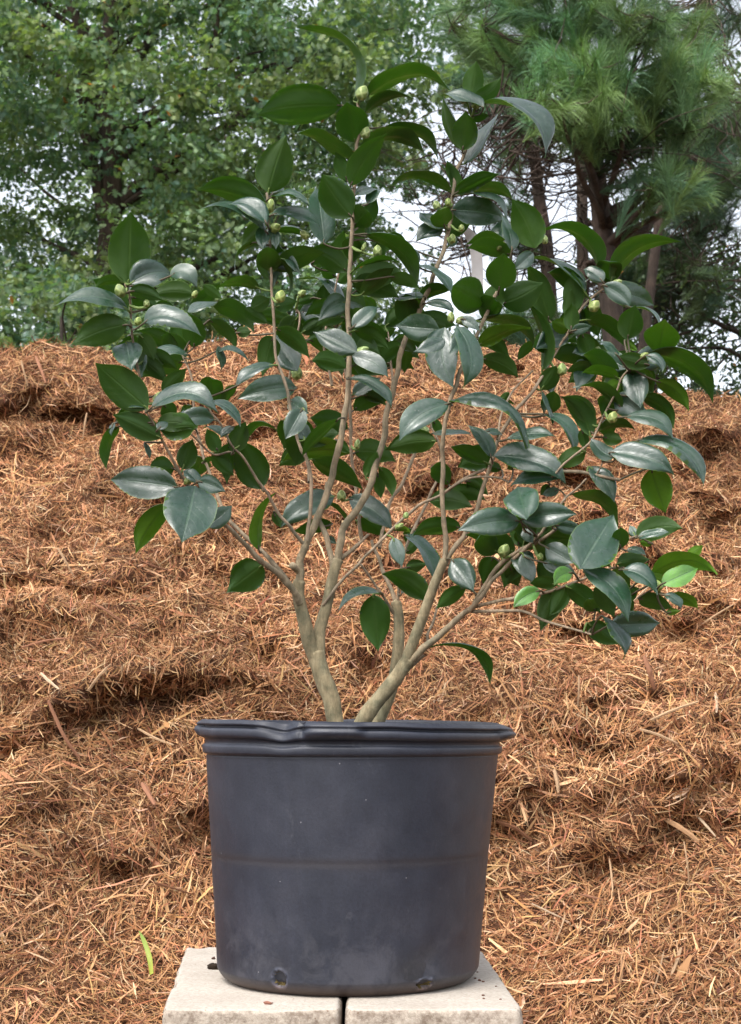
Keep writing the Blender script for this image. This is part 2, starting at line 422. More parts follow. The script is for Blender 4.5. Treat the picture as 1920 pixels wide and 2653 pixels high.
def straws(n, xr, sr, lmin, lmax, wmin, wmax, lift, tilt, seed, bend=0.12, pal=None, thick=False):
    r = np.random.default_rng(seed)
    # even cover: cells are picked in proportion to their area
    cx = 0.5 * (xs[1:] + xs[:-1])[:, None]; cs = 0.5 * (ss[1:] + ss[:-1])[None, :]
    Yc = H[:-1, :-1, 1]
    wgt = CA * (cx > xr[0]) * (cx < xr[1]) * (cs >= sr[0]) * (cs <= sr[1]) * np.where(Yc < 2.3, 0.35, 1.0) * np.clip(3.4 / Yc, 0.7, 1.25)
    cell = r.choice(wgt.size, n, replace=True, p=(wgt / wgt.sum()).ravel())
    ci_, cj_ = np.unravel_index(cell, wgt.shape); fu, fv = r.random(n)[:, None], r.random(n)[:, None]
    def bil(G): return (G[ci_, cj_] * (1 - fu) + G[ci_ + 1, cj_] * fu) * (1 - fv) + (G[ci_, cj_ + 1] * (1 - fu) + G[ci_ + 1, cj_ + 1] * fu) * fv
    p = bil(H); nn = bil(NN); nn /= np.linalg.norm(nn, axis=1)[:, None] + 1e-12
    tx = bil(TX); tx = tx - nn * (tx * nn).sum(1)[:, None]; tx /= np.linalg.norm(tx, axis=1)[:, None] + 1e-12
    ts = np.cross(nn, tx); x = p[:, 0]; s = ss[cj_]
    # patches share a lie direction
    flow = vnoise(x * 1.6, s * 5, 3.0) * 2.2 + vnoise(x * 5, s * 14, 1.0) * 1.3
    th = flow + r.normal(0, 0.85, n) + (r.random(n) < 0.3) * r.uniform(0, np.pi, n)
    d = tx * np.cos(th)[:, None] + ts * np.sin(th)[:, None]
    el = r.normal(0, tilt, n)
    d = d * np.cos(el)[:, None] + nn * np.sin(el)[:, None]
    sd = np.cross(d, nn + r.normal(0, 0.35, (n, 3))); sd /= np.linalg.norm(sd, axis=1)[:, None] + 1e-9
    up = np.cross(sd, d)
    L = lmin + (lmax - lmin) * r.random(n) ** 1.8; W = wmin + (wmax - wmin) * r.random(n) ** 2
    c = p + nn * (r.random(n) ** 1.5 * lift)[:, None]
    bx = (r.normal(0, bend, n) * L)[:, None]; by = (r.normal(0, bend * 0.8, n) * L)[:, None]
    ks = [(-0.5, 0.55), (0.0, 1.0), (0.5, 0.35)]
    V = []
    for (k, wk) in ks:
        cc = c + d * (L * k)[:, None] + (sd * bx + up * by) * (0.25 - k * k)
        V += [cc - sd * (W * wk / 2)[:, None], cc + sd * (W * wk / 2)[:, None]]
        if thick: V.insert(len(V) - 1, cc + up * (W * wk * 0.35)[:, None])
    m = len(V) // 3
    V = np.stack(V, 1)                       # n, 3*m, 3
    b = (np.arange(n) * 3 * m)[:, None]
    q = []
    for k in range(2):
        for a in range(m - 1):
            q.append(b + np.array([[k * m + a, k * m + a + 1, (k + 1) * m + a + 1, (k + 1) * m + a]]))
    Q = np.concatenate(q, 0)
    pal_, pw = (PAL, PW) if pal is None else pal
    ci = r.choice(len(pal_), n, p=pw)
    C = pal_[ci] * r.uniform(0.72, 1.22, (n, 1)) * (1 + r.normal(0, 0.05, (n, 3)))
    big = 1 + 0.24 * vnoise(x * 1.6, p[:, 2] * 2.2, 8.0) + 0.22 * vnoise(x * 6, p[:, 2] * 9, 5.0)
    C = np.clip(C * big[:, None] * np.array([0.87, 0.885, 0.89]), 0.008, 0.9)
    return V.reshape(-1, 3), Q, np.repeat(C, 3 * m, axis=0)

parts = [
    straws(340000, (-1.65, 1.75), (0.0, 1.06), 0.012, 0.042, 0.0009, 0.0027, 0.012, 0.38, 1, 0.22),
    straws(110000, (-1.65, 1.75), (0.0, 1.06), 0.024, 0.064, 0.0011, 0.0034, 0.020, 0.48, 2, 0.24),
    straws(5000, (-1.6, 1.7), (0.0, 1.04), 0.05, 0.10, 0.0018, 0.0048, 0.022, 0.25, 3, 0.22),
    straws(30000, (-2.6, 2.8), (0.0, 1.8), 0.04, 0.10, 0.002, 0.007, 0.012, 0.25, 4),
    straws(900, (-1.6, 1.7), (0.02, 1.03), 0.022, 0.055, 0.006, 0.013, 0.018, 0.25, 5, 0.05),
]
# keep the straw off the concrete blocks
acc = Acc()
for V, Qd, C in parts:
    acc.add(V, [Qd], 0, C)
V = np.vstack(acc.V); Qd = np.vstack(acc.F[4]); C = np.vstack(acc.C)
bad = (np.abs(V[:, 0] + 0.035) < 0.218) & (V[:, 1] > 1.80) & (V[:, 1] < 2.315)
Qd = Qd[~bad[Qd].any(1)]
o = mesh_np('shredded_mulch', V, [Qd], M['straw'], smooth=False, col=C)
tag(o, 'loose orange brown shredded wood mulch covering the whole heap', 'mulch', kind='stuff')
print('mulch quads', len(Qd))

# larger sticks and splinters that catch the eye
def ray_heap(px, py):
    """the heap point seen at a photo pixel"""
    s = np.linspace(0.05, 1.0, 2400)
    best = None
    x = np.zeros_like(s)
    for it in range(3):
        p = heap(x, s); x = (px - 960) * p[:, 1] / F
    p = heap(x, s); row = HZ - (p[:, 2] - HC) * F / p[:, 1]
    ok = np.abs(row - py) < 4
    if not ok.any(): k = np.argmin(np.abs(row - py))
    else: idx = np.where(ok)[0]; k = idx[np.argmin(p[idx, 1])]
    return p[k], s[k]

STICKS = [  # x0 y0 x1 y1 width colour index bend
 (1283, 2148, 1375, 2195, 12, 4, 10), (1715, 2135, 1808, 2195, 14, 0, 4), (1798, 2130, 1850, 2180, 7, 5, 0),
 (1772, 2180, 1786, 2300, 5, 3, 3), (1686, 1866, 1810, 1818, 8, 3, 4), (1655, 1905, 1752, 1942, 8, 3, 3),
 (1668, 1700, 1695, 1785, 14, 6, 2), (1434, 2010, 1445, 2075, 12, 3, 1), (1850, 1810, 1852, 1866, 9, 5, 0),
 (1376, 2355, 1452, 2390, 5, 5, 0), (1462, 2385, 1432, 2462, 6, 3, 0), (1716, 2478, 1686, 2590, 5, 3, 0),
 (1760, 2470, 1735, 2540, 10, 3, 2), (1608, 2500, 1604, 2560, 9, 0, 2), (1500, 1750, 1497, 1830, 6, 3, 2),
 (230, 1452, 345, 1460, 7, 0, -2), (365, 1465, 440, 1490, 6, 6, -3), (110, 1760, 155, 1800, 8, 5, 0),
 (235, 1560, 318, 1612, 6, 6, 4), (60, 1690, 190, 1665, 6, 6, 5), (372, 2045, 404, 2100, 16, 6, 2),
 (360, 1908, 452, 1945, 7, 3, -4), (232, 1810, 290, 1735, 9, 3, 2), (320, 1740, 322, 1790, 8, 3, 1),
 (130, 1835, 210, 1980, 10, 6, -14), (345, 2160, 445, 2250, 10, 0, 3), (395, 2300, 500, 2330, 7, 4, 2),
 (0, 2550, 62, 2510, 9, 4, 2), (150, 1420, 195, 1500, 6, 3, 2), (55, 935, 72, 1000, 5, 3, 2),
 (95, 940, 122, 1010, 8, 6, 3), (225, 1070, 215, 1140, 5, 3, 2), (300, 1060, 352, 1092, 3, 5, 0),
 (255, 1392, 238, 1448, 3, 5, 1), (630, 2330, 640, 2210, 5, 3, 2), (1575, 2240, 1585, 2330, 6, 3, 1),
 (1800, 1640, 1900, 1580, 5, 3, 2), (1640, 1560, 1700, 1500, 5, 5, 1), (1500, 2330, 1560, 2345, 7, 6, 0)]
accs = Acc()
for (x0, y0, x1, y1, wd, ci, bd) in STICKS:
    a, _ = ray_heap(x0, y0); b, _ = ray_heap(x1, y1)
    off = np.array([0, -0.014, 0.012]); a = a + off; b = b + off
    # both ends are laid at about the depth of the nearer one
    ym = min(a[1], b[1]); 
    if abs(a[1] - b[1]) > 0.12:
        a = P(x0, y0, ym - 2.03); b = P(x1, y1, ym - 2.03)
    mid = (a + b) / 2 + np.array([0, -0.006, bd * ym / F])
    C3 = catmull([a, mid, b], 4); wd_m = wd * 1.0 * ym / F / 2
    rr = wd_m * np.array([0.7, 0.9, 1, 0.95, 1, 0.85, 0.9, 0.75, 0.5])[:len(C3)]
    V, Qd, Td = tube(C3, rr, 5, 0.15)
    accs.add(V, [Qd, Td], 0, np.clip(PAL[ci] * np.array([0.62, 0.68, 0.76]) * rng.uniform(0.85, 1.1), 0, 0.9))
o = accs.build('wood_splinters', [M['straw']], smooth=False)
tag(o, 'longer splinters and twigs lying loose on the shredded mulch', 'splinters', kind='stuff')

# clod of pale wood under the left leaves
def lump(name, c, r, mat, seed, col=(1, 1, 1), sq=(1, 1, 1), rough=0.35):
    u = np.linspace(0, 2 * np.pi, 17)[:-1]; v = np.linspace(0.02, np.pi - 0.02, 10)
    U, Vv = np.meshgrid(u, v, indexing='ij')
    d = np.stack([np.cos(U) * np.sin(Vv), np.sin(U) * np.sin(Vv), np.cos(Vv)], -1)
    k = 1 + rough * vnoise(d[..., 0] * 2 + seed, d[..., 1] * 2, d[..., 2] * 2) + rough * .5 * vnoise(d[..., 0] * 5 + seed, d[..., 1] * 5, d[..., 2] * 5)
    V = (d * k[..., None] * r * np.array(sq)).reshape(-1, 3)
    nu, nv = 16, 10
    i, j = np.meshgrid(np.arange(nu), np.arange(nv - 1), indexing='ij')
    a = (i * nv + j).ravel(); b = (((i + 1) % nu) * nv + j).ravel()
    Qd = np.stack([a, a + 1, b + 1, b], -1)
    V = np.vstack([V, [[0, 0, V[::nv][0][2]], [0, 0, V[nv - 1][2]]]])
    ii = np.arange(nu)
    T = np.vstack([np.stack([ii * nv, ((ii + 1) % nu) * nv, np.full(nu, nu * nv)], -1),
                   np.stack([((ii + 1) % nu) * nv + nv - 1, ii * nv + nv - 1, np.full(nu, nu * nv + 1)], -1)])
    o = mesh_np(name, V, [T, Qd], mat, col=np.broadcast_to(np.array(col), (len(V), 3)))
    o.location = [float(q) for q in c]; return o
p, _ = ray_heap(522, 1371)
o = lump('wood_chunk', p + np.array([0, -0.02, 0.005]), 0.020, M['straw'], 3, (0.50, 0.29, 0.16), (1.1, 0.8, 0.75))
tag(o, 'rounded tan wood chunk on the mulch below the big leaves at left', 'wood chunk')

# fallen green blade at lower left
a, _ = ray_heap(360, 2411)
Cb = [P(360, 2411, a[1] - 2.03 - 0.10), P(374, 2440, a[1] - 2.03 - 0.13), P(387, 2480, a[1] - 2.03 - 0.15), P(393, 2524, a[1] - 2.03 - 0.16)]
Cb = catmull(Cb, 5); n = len(Cb); wv = 0.0042 * np.interp(np.linspace(0, 1, n), [0, .25, .7, 1], [.12, .75, 1, .7])
side = np.array([0.9, 0.1, 0.45])
V = np.concatenate([Cb - side * wv[:, None], Cb + np.array([0, 0.002, 0]), Cb + side * wv[:, None]])
Qd = np.array([[k + a_ * n, k + (a_ + 1) * n, k + 1 + (a_ + 1) * n, k + 1 + a_ * n] for a_ in (0, 1) for k in range(n - 1)])
tt = np.tile(np.linspace(0, 1, n), 3)[:, None]
cc = (1 - tt) * np.array([0.16, 0.26, 0.06]) + tt * np.array([0.40, 0.46, 0.07])
o = mesh_np('grass_blade', V, [Qd], M['canopy'], col=cc)
tag(o, 'single yellow green grass blade lying on the mulch left of the pot', 'grass blade')
# ================================================================== concrete blocks
def mat_concrete():
    m, t, b, o = new_mat('cast_concrete')
    oc = coord(t)
    n1 = noise(t, oc, 260, 5, 0.7); n2 = noise(t, oc, 11, 5, 0.6); n3 = noise(t, oc, 90, 4, 0.7)
    c = ramp(t, n1, [(0.28, (0.30, 0.265, 0.225)), (0.5, (0.40, 0.362, 0.315)), (0.72, (0.48, 0.44, 0.39))]).outputs[0]
    c = mix(t, 'MULTIPLY', 1.0, c, ramp(t, n2, [(0.3, (0.88, 0.86, 0.83)), (0.7, (1.06, 1.05, 1.04))]).outputs[0])
    vo = N(t, 'ShaderNodeTexVoronoi', Scale=150.0); t.links.new(oc, vo.inputs['Vector'])
    sp = ramp(t, vo.outputs['Distance'], [(0.0, (1, 1, 1)), (0.13, (1, 1, 1)), (0.2, (0, 0, 0))]).outputs[0]
    wn = N(t, 'ShaderNodeSeparateXYZ'); t.links.new(vo.outputs['Color'], wn.inputs[0])
    pick = math_(t, 'GREATER_THAN', wn.outputs[0], 0.86)
    c = mix(t, 'MIX', math_(t, 'MULTIPLY', math_(t, 'MULTIPLY', sp, pick), 0.7), c, (0.20, 0.12, 0.08))
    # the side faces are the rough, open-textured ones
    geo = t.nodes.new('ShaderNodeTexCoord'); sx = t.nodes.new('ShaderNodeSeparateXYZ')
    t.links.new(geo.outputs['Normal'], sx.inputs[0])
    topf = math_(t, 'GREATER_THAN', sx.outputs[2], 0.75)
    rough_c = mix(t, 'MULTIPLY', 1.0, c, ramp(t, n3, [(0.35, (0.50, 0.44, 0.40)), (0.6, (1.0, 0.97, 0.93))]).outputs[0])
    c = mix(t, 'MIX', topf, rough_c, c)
    t.links.new(c, b.inputs['Base Color']); b.inputs['Roughness'].default_value = 0.92
    b.inputs['Specular IOR Level'].default_value = 0.15
    h = math_(t, 'ADD', n1, math_(t, 'MULTIPLY', n3, 1.5))
    bump(t, b, h, 0.55, 0.0022)
    return m
M['concrete'] = mat_concrete()

def block(name, fl, fr, br, bl, h, label, rr=0.014):
    """block with its own four plan corners, rounded edges and a slightly uneven skin"""
    corners = [np.array(c, float) for c in (fl, fr, br, bl)]
    def outline(inset, rad, nseg=7):
        out = []; cs = corners; n = 4
        for k in range(n):
            p0, p1, p2 = cs[k - 1], cs[k], cs[(k + 1) % n]
            a = unit(p0 - p1); b = unit(p2 - p1)
            q = p1 + (a + b) * inset
            s0 = q + a * rad; s1 = q + b * rad
            for i in range(nseg):
                t = i / (nseg - 1)
                out.append((1 - t) ** 2 * s0 + 2 * t * (1 - t) * q + t * t * s1)
        # subdivide the straight runs
        res = []
        m = len(out)
        for i in range(m):
            p, q = out[i], out[(i + 1) % m]; L = np.linalg.norm(q - p); kk = max(1, int(L / 0.006))
            for j in range(kk): res.append(p + (q - p) * j / kk)
        return np.array(res)
    base = outline(0, rr)
    cen = base.mean(0)
    n = len(base)
    nrm = []
    for i in range(n):
        d = base[(i + 1) % n] - base[i - 1]; nn = np.array([d[1], -d[0]]); nn /= np.linalg.norm(nn)
        if np.dot(nn, base[i] - cen) < 0: nn = -nn
        nrm.append(nn)
    nrm = np.array(nrm)
    rings = []
    be = 0.0055
    levels = [(0, 0.0)] + [(0, z) for z in np.linspace(0.004, h - be, 26)] + \
             [(be * (1 - math.cos(a)), h - be + be * math.sin(a)) for a in (0.35, 0.7, 1.05, 1.3, 1.5708)]
    for ins, z in levels:
        p = base - nrm * ins
        rings.append(np.c_[p, np.full(n, z)])
    for k in (0.93, 0.85, 0.7, 0.5, 0.3, 0.1):
        p = cen + (base - nrm * be - cen) * k
        rings.append(np.c_[p, np.full(n, h)])
    V = np.vstack(rings + [np.array([[cen[0], cen[1], h]])])
    R = len(rings)
    i = np.arange(R - 1)[:, None] * n; j = np.arange(n)[None, :]; j2 = (j + 1) % n
    Q = np.stack([i + j, i + j2, i + n + j2, i + n + j], -1).reshape(-1, 4)
    T = np.stack([(R - 1) * n + np.arange(n), (R - 1) * n + (np.arange(n) + 1) % n, np.full(n, R * n)], -1)
    # chips and unevenness along the edges
    ed = np.clip(1 - np.abs(V[:, 2] - (h - 0.002)) / 0.012, 0, 1)
    nz = vnoise(V[:, 0] * 120, V[:, 1] * 120, V[:, 2] * 120)
    nz2 = vnoise(V[:, 0] * 38, V[:, 1] * 38, V[:, 2] * 38)
    edge_ring = np.zeros(len(V)); edge_ring[:(len(levels)) * n] = 1
    dirn = np.vstack([np.c_[nrm, np.zeros(n)]] * R + [np.zeros((1, 3))])
    V = V - dirn * (edge_ring * (0.0005 * nz + 0.0004) + edge_ring * ed * (np.clip(nz2 - 0.25, 0, 1) * 0.006 + 0.0008 * (nz + 1)))[:, None]
    V[:, 2] -= ed * edge_ring * np.clip(nz2 - 0.3, 0, 1) * 0.004
    V[:, 2] += 0.0004 * vnoise(V[:, 0] * 30, V[:, 1] * 30) * (V[:, 2] > h - 0.001)
    o = mesh_np(name, V, [T, Q], M['concrete'], col=np.ones((len(V), 3)))
    tag(o, label, 'concrete block', 'concrete blocks under the pot')
    return o
BH = HC - 0.314
def bx(px, Y): return ((px - 960) * Y / F, Y)
YF, YB = 1.803, 2.312
block('concrete_block', bx(417, YF), bx(883.5, YF + 0.003), bx(905, YB), bx(480, YB), BH,
      'pale grey concrete block under the left half of the black pot')
block('concrete_block', bx(892, YF + 0.001), bx(1360, YF + 0.004), bx(1251, YB - 0.03), bx(911, YB), BH,
      'pale grey concrete block under the right half of the black pot')

# crumbs of spilled soil on the blocks
def crumb(px, py, r, seed, label, col=(0.035, 0.02, 0.012), sq=(1, 1, .8)):
    Y = 0.314 * F / (py - HZ)
    p = P(px, py, Y - 2.03); p[2] = BH + r * 0.5
    o = lump('soil_crumb', p, r, M['straw'], seed, col, sq, 0.5)
    tag(o, label, 'soil crumb', 'soil crumbs on the concrete blocks'); return o
crumb(558, 2511, 0.0062, 5, 'black soil lump on the concrete against the left side of the pot', (0.02, 0.013, 0.008), (1.4, 1, .9))
crumb(553, 2485, 0.0024, 7, 'tiny dark soil crumb on the concrete behind the black soil lump', (0.08, 0.04, 0.03))
crumb(694, 2602, 0.0028, 9, 'small reddish crumb on the left block in front of the pot', (0.22, 0.10, 0.07), (1.8, 1, .6))
lab = 'tiny dark soil speck scattered on the right block beside the pot'
for k, (x, y, r) in enumerate([(1231, 2536, .0013), (1243, 2541, .0016), (1252, 2544, .0013), (1237, 2519, .0010), (1251, 2580, .0014),
                               (1253, 2588, .0011), (1297, 2590, .0011), (1285, 2556, .0009)]):
    crumb(x, y, r, 20 + k, lab, (0.13, 0.065, 0.045), (1.3, 1, .7))

# ================================================================== nursery pot
def mat_pot():
    m, t, b, o = new_mat('weathered_black_plastic')
    oc = coord(t)
    mp = N(t, 'ShaderNodeMapping'); mp.inputs['Scale'].default_value = (1, 1, 0.12); t.links.new(oc, mp.inputs[0])
    st = noise(t, mp.outputs[0], 55, 5, 0.6)
    n2 = noise(t, oc, 9, 5, 0.6); n3 = noise(t, oc, 300, 4, 0.7); n4 = noise(t, oc, 24, 6, 0.7, 0.6)
    c = ramp(t, n2, [(0.3, (0.011, 0.014, 0.024)), (0.5, (0.018, 0.021, 0.033)), (0.7, (0.028, 0.030, 0.043))]).outputs[0]
    c = mix(t, 'MULTIPLY', 0.8, c, ramp(t, st, [(0.3, (0.78, 0.79, 0.8)), (0.7, (1.15, 1.13, 1.12))]).outputs[0])
    c = mix(t, 'MULTIPLY', 0.7, c, ramp(t, n3, [(0.3, (0.75, 0.75, 0.75)), (0.7, (1.25, 1.25, 1.25))]).outputs[0])
    sx = t.nodes.new('ShaderNodeSeparateXYZ'); t.links.new(oc, sx.inputs[0])
    z = sx.outputs[2]
    # dried splash of grey-green dirt near the foot and a brown line round the very bottom
    low = ramp(t, z, [(0.0, (1, 1, 1)), (0.045, (0.8, 0.8, 0.8)), (0.10, (0, 0, 0))]).outputs[0]
    patch = ramp(t, n4, [(0.46, (0, 0, 0)), (0.58, (1, 1, 1))]).outputs[0]
    c = mix(t, 'MIX', math_(t, 'MULTIPLY', math_(t, 'MULTIPLY', low, patch), 0.30), c, (0.085, 0.082, 0.095))
    foot = ramp(t, z, [(0.004, (1, 1, 1)), (0.017, (0, 0, 0))]).outputs[0]
    c = mix(t, 'MIX', math_(t, 'MULTIPLY', foot, 0.75), c, (0.065, 0.038, 0.024))
    # paler, greyer tone towards the right-hand side
    right = ramp(t, math_(t, 'ADD', sx.outputs[0], math_(t, 'MULTIPLY', n4, 0.06)), [(0.13, (0, 0, 0)), (0.19, (1, 1, 1))]).outputs[0]
    c = mix(t, 'MIX', math_(t, 'MULTIPLY', right, 0.4), c, (0.065, 0.062, 0.064))
    # moulding seam half way up: scuffed, darker brown
    zs = math_(t, 'ADD', z, math_(t, 'MULTIPLY', math_(t, 'SUBTRACT', n2, 0.5), 0.006))
    seam = ramp(t, math_(t, 'ABSOLUTE', math_(t, 'SUBTRACT', zs, 0.154)), [(0.0, (1, 1, 1)), (0.0035, (0.8, 0.8, 0.8)), (0.009, (0, 0, 0))]).outputs[0]
    c = mix(t, 'MIX', math_(t, 'MULTIPLY', seam, 0.55), c, (0.024, 0.019, 0.020))
    # flecks
    vo = N(t, 'ShaderNodeTexVoronoi', Scale=42.0); t.links.new(oc, vo.inputs['Vector'])
    dot = math_(t, 'LESS_THAN', vo.outputs['Distance'], 0.035)
    vs_ = t.nodes.new('ShaderNodeSeparateXYZ'); t.links.new(vo.outputs['Color'], vs_.inputs[0])
    dot = math_(t, 'MULTIPLY', dot, math_(t, 'GREATER_THAN', vs_.outputs[0], 0.72))
    c = mix(t, 'MIX', math_(t, 'MULTIPLY', dot, 0.45), c, (0.30, 0.30, 0.32))
    # faint scuffs: short smears where the plastic was rubbed
    mp3 = N(t, 'ShaderNodeMapping'); mp3.inputs['Scale'].default_value = (1.0, 1.0, 0.45); mp3.inputs['Rotation'].default_value = (0, 0.5, 0); t.links.new(oc, mp3.inputs[0])
    sc_ = noise(t, mp3.outputs[0], 38, 7, 0.75, 1.2)
    c = mix(t, 'MIX', math_(t, 'MULTIPLY', ramp(t, sc_, [(0.60, (0, 0, 0)), (0.70, (1, 1, 1))]).outputs[0], 0.5), c, (0.060, 0.060, 0.072))
    dk_ = noise(t, mp3.outputs[0], 21, 6, 0.7, 0.8)
    c = mix(t, 'MIX', math_(t, 'MULTIPLY', ramp(t, dk_, [(0.34, (1, 1, 1)), (0.44, (0, 0, 0))]).outputs[0], 0.4), c, (0.013, 0.014, 0.022))
    # pale hairline scratches
    mp2 = N(t, 'ShaderNodeMapping'); mp2.inputs['Scale'].default_value = (1, 1, 0.08); t.links.new(oc, mp2.inputs[0])
    vo2 = N(t, 'ShaderNodeTexVoronoi', Scale=26.0); t.links.new(mp2.outputs[0], vo2.inputs['Vector'])
    scr = math_(t, 'MULTIPLY', math_(t, 'LESS_THAN', vo2.outputs['Distance'], 0.03), 0.35)
    c = mix(t, 'MIX', scr, c, (0.16, 0.16, 0.18))
    c = mix(t, 'MULTIPLY', 1.0, c, attr(t))
    t.links.new(c, b.inputs['Base Color'])
    t.links.new(ramp(t, n4, [(0.3, (0.42,) * 3), (0.7, (0.6,) * 3)]).outputs[0], b.inputs['Roughness'])
    b.inputs['Specular IOR Level'].default_value = 0.5
    h = math_(t, 'ADD', math_(t, 'MULTIPLY', n3, 0.6), math_(t, 'MULTIPLY', st, 0.7))
    bump(t, b, h, 0.35, 0.0009)
    return m
M['pot'] = mat_pot()
M['rootsoil'] = mat_soil('rooty_soil', (0.012, 0.009, 0.005), (0.08, 0.06, 0.025), (0.30, 0.23, 0.10))

PC = np.array([(901 - 960) * 2.03 / F, 2.03, BH])        # centre of the pot's foot
pot = empty('nursery_pot', PC)
tag(pot, 'large weathered black plastic nursery pot with a dented ribbed rim', 'plant pot')
PH = 0.314
prof = [  # radius, height above foot, rim flag
 (0.000, 0.010), (0.120, 0.008), (0.150, 0.012), (0.1555, 0.020), (0.1765, 0.272), (0.1795, 0.296), (0.1808, 0.3110), (0.1822, 0.3134), (0.1836, 0.3139)]
outer = [(0.1843, 0.3122), (0.1857, 0.3100), (0.1864, 0.3082), (0.1808, 0.3072), (0.1806, 0.3044), (0.1862, 0.3036),
         (0.1872, 0.3010), (0.1870, 0.2970), (0.1860, 0.2945), (0.1822, 0.2930), (0.1800, 0.2920), (0.1796, 0.2880), (0.1797, 0.2868),
         (0.1826, 0.2856), (0.1832, 0.2835), (0.1828, 0.2780), (0.1820, 0.2762), (0.1774, 0.2750), (0.1783, 0.2728)]
body = [(0.1783 + (0.1600 - 0.1783) * (0.2735 - zb) / 0.2475, zb) for zb in np.r_[np.linspace(0.2705, 0.050, 100), np.linspace(0.049, 0.0175, 32)]]
foot = [(0.1592, 0.0165), (0.1588, 0.0155), (0.1583, 0.0145), (0.1577, 0.0133), (0.1570, 0.012), (0.1558, 0.010), (0.1528, 0.0065), (0.1490, 0.0035),
        (0.1455, 0.0014), (0.1420, 0.0004), (0.1380, 0.0004), (0.1300, 0.003), (0.0, 0.003)]
pr = np.array(prof + outer + body + foot)
SEG = 480
th = np.linspace(0, 2 * np.pi, SEG, endpoint=False)     # 0 = towards the viewer, + = right
R_, TH = np.meshgrid(pr[:, 0], th, indexing='ij'); Zp = np.repeat(pr[:, 1][:, None], SEG, 1)
isout = np.zeros(len(pr)); isout[len(prof) - 1:] = 1; isout = isout[:, None]
frac = Zp / PH
def ang(a, c, w):
    d = (a - c + np.pi) % (2 * np.pi) - np.pi
    return np.exp(-(d / w) ** 2)
def flatlobe(a, c, w, e):
    d = np.abs((a - c + np.pi) % (2 * np.pi) - np.pi)
    q = np.clip((w - d) / e, 0, 1); return q * q * (3 - 2 * q)
rimband = np.clip((Zp - 0.2925) / 0.006, 0, 1) * isout
rimall = np.clip((Zp - 0.272) / 0.03, 0, 1)
groove_fill = np.clip(0.1868 - R_, 0, 0.006) * np.clip(1 - np.abs(Zp - 0.305) / 0.006, 0, 1) * isout
r = R_.copy()
D_ = math.radians
for c, wdt, outw in [(D_(-6), 0.15, 0.0060), (D_(88), 0.26, 0.0145), (D_(-92), 0.17, 0.0065), (D_(178), 0.2, 0.006)]:
    lobe = flatlobe(TH, c, wdt + 0.06, 0.08)
    prof_l = np.sin(np.pi * np.clip((Zp - 0.2915) / (0.3135 - 0.2915), 0, 1)) ** 0.7
    r = r + lobe * (groove_fill + outw * prof_l * rimband * (0.75 + 0.25 * ang(TH, c + 0.1, 0.09)))
# the crushed piece of rim left of the front lug
dent = ang(TH, D_(-25.5), 0.10)
r = r - dent * (0.0150 * np.clip((Zp - 0.285) / 0.028, 0, 1)) + groove_fill * flatlobe(TH, D_(-27), 0.2, 0.06) * 0.8
crease = ang(TH, D_(-17.5), 0.022)
r = r - crease * 0.005 * rimband
r = r + ang(TH, D_(-9), 0.10) * 0.003 * rimband
# body: out-of-round, small creases near the foot on the right
r = r + (0.0010 * vnoise(np.cos(TH) * 1.7 + 5, np.sin(TH) * 1.7, Zp * 7) + 0.00035 * vnoise(np.cos(TH) * 7, np.sin(TH) * 7, Zp * 40)) * (R_ > 0.1)
seamg = np.exp(-((Zp - 0.154 - 0.001 * np.sin(TH)) / 0.0022) ** 2) * isout
r = r - 0.0003 * seamg
lowz = np.exp(-((Zp - 0.020) / 0.018) ** 2) * isout * (R_ > 0.1)
r = r - lowz * ang(TH, D_(29), 0.13) * 0.0055 - lowz * ang(TH, D_(-22), 0.16) * 0.0012 + lowz * ang(TH, D_(15), 0.1) * 0.0015
r = r - np.exp(-((Zp - 0.040) / 0.016) ** 2) * isout * ang(TH, D_(36), 0.11) * 0.0030
# drain holes: the wall turns inwards, dirt shows inside
holes = [((725 - 960) * 1.885 / F - PC[0], (2537, 0.0082, 0.0092), 0), ((1103 - 960) * 1.885 / F - PC[0], (2551, 0.0085, 0.0055), 1)]
hole_mask = np.zeros_like(r); stain = np.zeros_like(r)
for hx, (hy, ra, rb), irregular in holes:
    a0 = math.asin(hx / 0.157); Yh = 2.03 - 0.157 * math.cos(a0)
    a0 = math.asin(((725 if not irregular else 1103) - 960) * Yh / F / 0.157 - PC[0] / 0.157)
    zh = HC + (HZ - hy) * Yh / F - BH
    da = (TH - a0 + np.pi) % (2 * np.pi) - np.pi
    dx = da * 0.158; dz = Zp - zh
    q = np.sqrt((dx / ra) ** 2 + (dz / rb) ** 2)
    if irregular: q = q + 0.35 * vnoise(dx * 260, dz * 260)
    outm = (isout * (R_ > 0.14)) > 0
    ins = np.clip((1.12 - q) / 0.22, 0, 1); ins = ins * ins * (3 - 2 * ins)
    r = np.where(outm, r - ins * (0.0048 + 0.0020 * vnoise(dx * 420, dz * 420, 1.0)), r)
    lip = np.exp(-((q - 1.28) / 0.16) ** 2); r = np.where(outm, r + 0.0009 * lip, r)
    stain = np.maximum(stain, np.where(outm, np.exp(-(np.clip(q - 1.15, 0, 9) / 0.28) ** 2) * (q > 1.0) * np.clip(0.55 + 0.8 * vnoise(dx * 330 + 3, dz * 330), 0, 1), 0))
    hole_mask = np.maximum(hole_mask, np.where(outm, (q < 1.02) * 1.0, 0))
x = r * np.sin(TH); y = -r * np.cos(TH)
zz = Zp.copy()
zz = zz - rimall * 0.0050 * dent * isout - rimall * x * 0.018
zz = zz + rimall * np.clip(np.cos(TH - np.pi) , 0, 1) ** 0.5 * 0.0042 * flatlobe(TH, D_(180 - 38), D_(52), 0.25)
zz = zz + rimall * 0.0006 * vnoise(np.cos(TH) * 4, np.sin(TH) * 4, 2.0)
